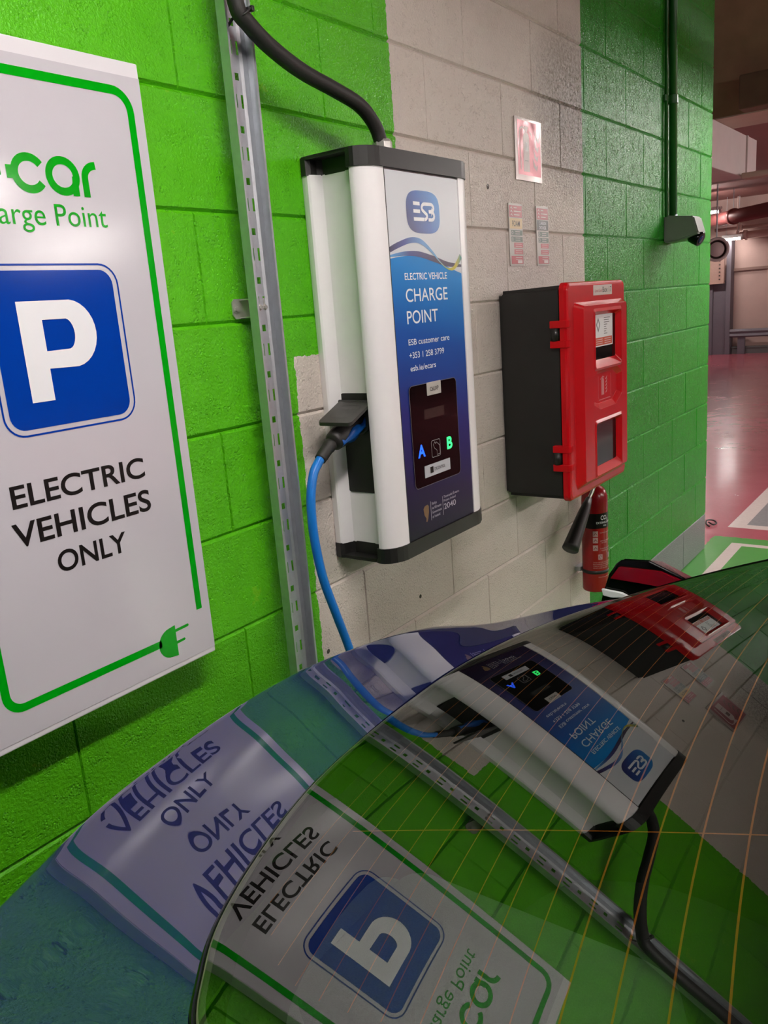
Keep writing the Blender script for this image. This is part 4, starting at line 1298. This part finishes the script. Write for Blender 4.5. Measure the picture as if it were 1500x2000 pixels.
for a, b in zip(grid, grid[1:]):
    for k in range(len(a) - 1):
        bm.faces.new((a[k], b[k], b[k + 1], a[k + 1]))
# side shells and roof running forward
def forward(row_verts, ys):
    prev = row_verts
    for y_, sx in ys:
        cur = []
        for v in prev:
            cur.append(bm.verts.new((-0.53 + (v.co.x + 0.53) * sx, y_, min(v.co.z, ztop(y_)))))
        for k in range(len(prev) - 1):
            bm.faces.new((prev[k], cur[k], cur[k + 1], prev[k + 1]))
        prev = cur
    return prev
FY = ((-2.0, 1.005), (-2.4, 1.005), (-2.9, 1.0), (-3.4, 0.99), (-4.1, 0.98), (-4.55, 0.90), (-4.70, 0.80))
def ztop(y_):
    for (a_, za), (b_, zb) in zip(((-1.6, 9.0), (-2.6, 9.0), (-2.9, 1.40), (-3.4, 1.06), (-4.1, 0.93), (-4.55, 0.72), (-4.70, 0.50)), ((-2.6, 9.0), (-2.9, 1.40), (-3.4, 1.06), (-4.1, 0.93), (-4.55, 0.72), (-4.70, 0.50), (-9, 0.5))):
        if b_ <= y_ <= a_:
            return za + (zb - za) * (y_ - a_) / (b_ - a_)
    return 0.5
la = forward(list(grid[0]), FY)
lb_ = forward(list(grid[-1]), FY)
# roof between the two sides
top = [grid[0][1]] + [bm.verts.new((-0.90 + 0.73 * i / 12, -1.625 - 0.05 * math.sin(math.pi * i / 12), hg(-0.90 + 0.73 * i / 12, -1.64) - 0.003)) for i in range(1, 12)] + [grid[-1][1]]
prev = top
for y_, dz in ((-2.0, 0.055), (-2.4, 0.075), (-2.9, 0.05), (-3.4, 0.03), (-4.1, 0.03), (-4.55, 0.01), (-4.70, 0.0)):
    cur = []
    for i, v in enumerate(top):
        cur.append(bm.verts.new((v.co.x, y_, min(v.co.z, ztop(y_)) + dz * math.sin(math.pi * (0.12 + 0.76 * i / 12)))))
    for k in range(12):
        bm.faces.new((prev[k], prev[k + 1], cur[k + 1], cur[k]))
    prev = cur
bmesh.ops.remove_doubles(bm, verts=bm.verts, dist=1e-5)
bmesh.ops.recalc_face_normals(bm, faces=bm.faces)
body = obj('body_shell', bm, M_paint, car, True)
body.data.set_sharp_from_angle(angle=math.radians(40))

# rear window
def glass_mat():
    k = NT('tinted_glass')
    k.t.nodes.remove(k.b)
    tr = k.n('ShaderNodeBsdfTransparent'); tr.inputs[0].default_value = (0.46, 0.50, 0.46, 1)
    gl = k.n('ShaderNodeBsdfGlossy'); gl.inputs['Roughness'].default_value = 0.0; gl.inputs['Color'].default_value = (0.97, 1.0, 0.96, 1)
    fr = k.n('ShaderNodeFresnel'); fr.inputs['IOR'].default_value = 1.5
    mx = k.n('ShaderNodeMixShader')
    k.l(k.math('MULTIPLY_ADD', fr.outputs[0], 0.35, 0.14), mx.inputs[0]); k.l(tr.outputs[0], mx.inputs[1]); k.l(gl.outputs[0], mx.inputs[2])
    k.l(mx.outputs[0], k.out.inputs[0])
    return k.m
Eg = E_ + [Vector((-0.17 - 0.73 * i / 16, -1.62 - 0.035 * math.sin(math.pi * i / 16), 0)) for i in range(1, 16)]
gcx, gcy = -0.535, -1.22
bm = B()
NR = 40
rings = []
for s in range(1, NR + 1):
    f = s / NR
    rings.append([bm.verts.new((gcx + (p.x - gcx) * f, gcy + (p.y - gcy) * f, hg(gcx + (p.x - gcx) * f, gcy + (p.y - gcy) * f))) for p in Eg])
cv = bm.verts.new((gcx, gcy, hg(gcx, gcy)))
ng = len(Eg)
for i in range(ng):
    bm.faces.new((cv, rings[0][i], rings[0][(i + 1) % ng]))
for a, b in zip(rings, rings[1:]):
    for i in range(ng):
        j = (i + 1) % ng
        bm.faces.new((a[i], b[i], b[j], a[j]))
bmesh.ops.recalc_face_normals(bm, faces=bm.faces)
if sum(f.normal.z for f in bm.faces) < 0:
    for f in bm.faces: f.normal_flip()
win = obj('rear_window', bm, glass_mat(), car, True, recalc=False)
def edge_loop(off, dz):
    out = []
    for i in range(ng):
        a, b = Eg[i - 1], Eg[(i + 1) % ng]
        t = (b - a).normalized()
        nrm = Vector((-t.y, t.x, 0))
        if nrm.dot(Eg[i] - Vector((gcx, gcy, 0))) < 0: nrm = -nrm
        q = Eg[i] + nrm * off
        out.append((q.x, q.y, hg(Eg[i].x, Eg[i].y) + dz))
    return out
bm = B()
La = [bm.verts.new(q) for q in edge_loop(-0.0050, 0.0015)]; Lb = [bm.verts.new(q) for q in edge_loop(0.0012, -0.0004)]; Lc = [bm.verts.new(q) for q in edge_loop(0.002, -0.0045)]
for a, b in ((La, Lb), (Lb, Lc)):
    for i in range(ng):
        j = (i + 1) % ng
        bm.faces.new((a[i], b[i], b[j], a[j]))
obj('glass_edge', bm, mat('glass_edge_sheen', (112, 107, 94), 0.3, var=0.02), win, True)  # beige rim: the rounded edge's reflection put into the colour
bm = B(); tube(bm, edge_loop(0.0040, -0.0075), 0.0040, 8, True); obj('window_seal', bm, M_black_gl, car, True)
# heating wires under the glass
M_wire = mat('heater_orange', (188, 104, 22), 0.5, var=0.05)
def x_limits(y):
    xs = []
    for i in range(ng):
        a, b = Eg[i], Eg[(i + 1) % ng]
        if (a.y - y) * (b.y - y) < 0:
            xs.append(a.x + (b.x - a.x) * (y - a.y) / (b.y - a.y))
    return (min(xs), max(xs)) if len(xs) >= 2 else None
def ribbon(bm, pts, wd):
    L, R = [], []
    for i, p in enumerate(pts):
        a, b = pts[max(i - 1, 0)], pts[min(i + 1, len(pts) - 1)]
        t = Vector((b[0] - a[0], b[1] - a[1])).normalized()
        nx, ny = -t.y * wd / 2, t.x * wd / 2
        L.append(bm.verts.new((p[0] + nx, p[1] + ny, hg(p[0] + nx, p[1] + ny) - 0.0015)))
        R.append(bm.verts.new((p[0] - nx, p[1] - ny, hg(p[0] - nx, p[1] - ny) - 0.0015)))
    for i in range(len(pts) - 1):
        bm.faces.new((L[i], L[i + 1], R[i + 1], R[i]))
y0 = -1.2203
for m_ in range(-12, 14):
    yc = y0 + 0.0257 * m_
    lim = x_limits(yc - 0.01)
    if yc > -0.885 or lim is None:
        continue
    a, b = lim[0] + 0.05, lim[1] - 0.045
    pts = [(a + (b - a) * i / 40, yc - 0.25 * (a + (b - a) * i / 40 + 0.52) ** 2) for i in range(41)]
    bm = B(); ribbon(bm, pts, 0.0008 if m_ > 3 else 0.0012); obj('heating_wire', bm, M_wire, win)
bm = B(); ribbon(bm, [(-0.7575 - 0.012 * i / 30 - (0.004 if i > 20 else 0) * (i - 20) / 10, -0.93 - 0.60 * i / 30) for i in range(31)], 0.0011); obj('heating_wire', bm, M_wire, win)

# tail lamp on the far shoulder
M_lens = mat('lamp_red_lens', (124, 4, 24), 0.12, var=0.03)
Q = lambda x, y, z: Vector((x, y, z))
outl = [Q(0.305, -0.722, 0.965), Q(0.305, -0.7285, 0.993), Q(0.302, -0.7415, 1.0310), Q(0.302, -0.757, 1.0560), Q(0.300, -0.771, 1.0680), Q(0.300, -0.823, 1.0715), Q(0.300, -0.887, 1.0460), Q(0.300, -0.935, 1.020), Q(0.300, -0.93, 0.96), Q(0.300, -0.80, 0.94)]
bm = B()
a = [bm.verts.new(q) for q in outl]; b = [bm.verts.new((q.x + 0.09, -0.80 + (q.y + 0.80) * 0.93, q.z - 0.03)) for q in outl]
c = [bm.verts.new((q.x + 0.10, -0.80 + (q.y + 0.80) * 0.7, q.z - 0.13)) for q in outl]
bm.faces.new(a); bm.faces.new(list(reversed(c)))
for u, v in ((a, b), (b, c)):
    for i in range(len(a)):
        j = (i + 1) % len(a)
        bm.faces.new((u[j], u[i], v[i], v[j]))
bmesh.ops.recalc_face_normals(bm, faces=bm.faces)
bmesh.ops.bevel(bm, geom=[e for e in bm.edges if e.calc_face_angle(0) > 0.5], offset=0.004, segments=3, affect='EDGES')
tl = obj('tail_lamp', bm, M_black_gl, car)
lens = [(-0.7470, 1.0245), (-0.7655, 1.0512), (-0.8470, 1.0520), (-0.8780, 1.0425), (-0.9100, 1.026), (-0.88, 1.0180), (-0.8263, 1.0225)]
bm = B(); prism(bm, lens, lambda u, v, d: (0.300 + d, u, v), -0.0045, 0.002)
bmesh.ops.bevel(bm, geom=list(bm.edges), offset=0.0012, segments=2, affect='EDGES')
obj('red_lens', bm, M_lens, tl, False, 'dark red lens')
bm = B(); prism(bm, [(-0.7285, 1.0000), (-0.7320, 0.9860), (-0.7500, 0.9840), (-0.7900, 0.9900), (-0.7700, 0.9975)], lambda u, v, d: (0.301 + d, u, v), -0.0045, 0.002)
bmesh.ops.bevel(bm, geom=list(bm.edges), offset=0.0012, segments=2, affect='EDGES')
obj('clear_lens', bm, mat('lamp_clear_lens', (240, 240, 244), 0.05, var=0.0), tl, False, 'clear white lens')

# interior seen through the glass
M_dark = mat('interior_black', (20, 19, 18), 0.8)
M_fabric = mat('seat_fabric_grey', (98, 108, 98), 0.9, var=0.15, vscale=500, bump=0.6, bscale=900)
bm = B()
cols = []
for i in range(0, n, 3):
    e = E_[i]
    q = Vector((gcx + (e.x - gcx) * 0.97, gcy + (e.y - gcy) * 0.97, 0))
    cols.append((bm.verts.new((q.x, q.y, hg(q.x, q.y) - 0.03)), bm.verts.new((gcx + (e.x - gcx) * 0.94, gcy + (e.y - gcy) * 0.94, 0.70))))
for a, b in zip(cols, cols[1:]):
    bm.faces.new((a[0], b[0], b[1], a[1]))
obj('interior_trim', bm, M_dark, car, True)
bm = B(); box(bm, (-1.15, -3.4, 0.42), (0.08, -0.70, 0.70)); obj('cabin_floor', bm, M_dark, car)
def cushion(name, x0, x1, y0, y1, z0, z1, r, parent, tilt=0.0):
    bm = B(); box(bm, (x0, y0, z0), (x1, y1, z1), r, 5)
    cx, cy, cz = (x0 + x1) / 2, (y0 + y1) / 2, z0
    bmesh.ops.rotate(bm, verts=bm.verts, cent=(cx, cy, cz), matrix=Matrix.Rotation(tilt, 3, 'X'))
    return obj(name, bm, M_fabric, parent, True)
cushion('rear_seat', -0.98, -0.09, -2.0, -1.55, 0.72, 1.05, 0.06, car)
cushion('seat_bolster', -0.815, -0.585, -0.90, -0.812, 0.80, 0.985, 0.035, car)
cushion('head_rest', -0.80, -0.570, -1.16, -0.842, 0.86, 1.0, 0.045, car)
for sx, wy in ((-1.2, -1.35), (0.14, -1.35), (-1.2, -3.95), (0.14, -3.95)):   # wheels
    bm = B(); lathe(bm, [(0.20, -0.10), (0.30, -0.105), (0.325, -0.085), (0.325, 0.085), (0.30, 0.105), (0.20, 0.10)], (sx, wy, 0.325), (1, 0, 0), 48)
    wh = obj('wheel', bm, M_rubber, car, True)
    bm = B(); lathe(bm, [(0.20, -0.09), (0.19, 0.09), (0.06, 0.06), (0, 0.06)], (sx, wy, 0.325), (-1 if sx < -0.5 else 1, 0, 0), 48); obj('rim', bm, M_zinc, wh)
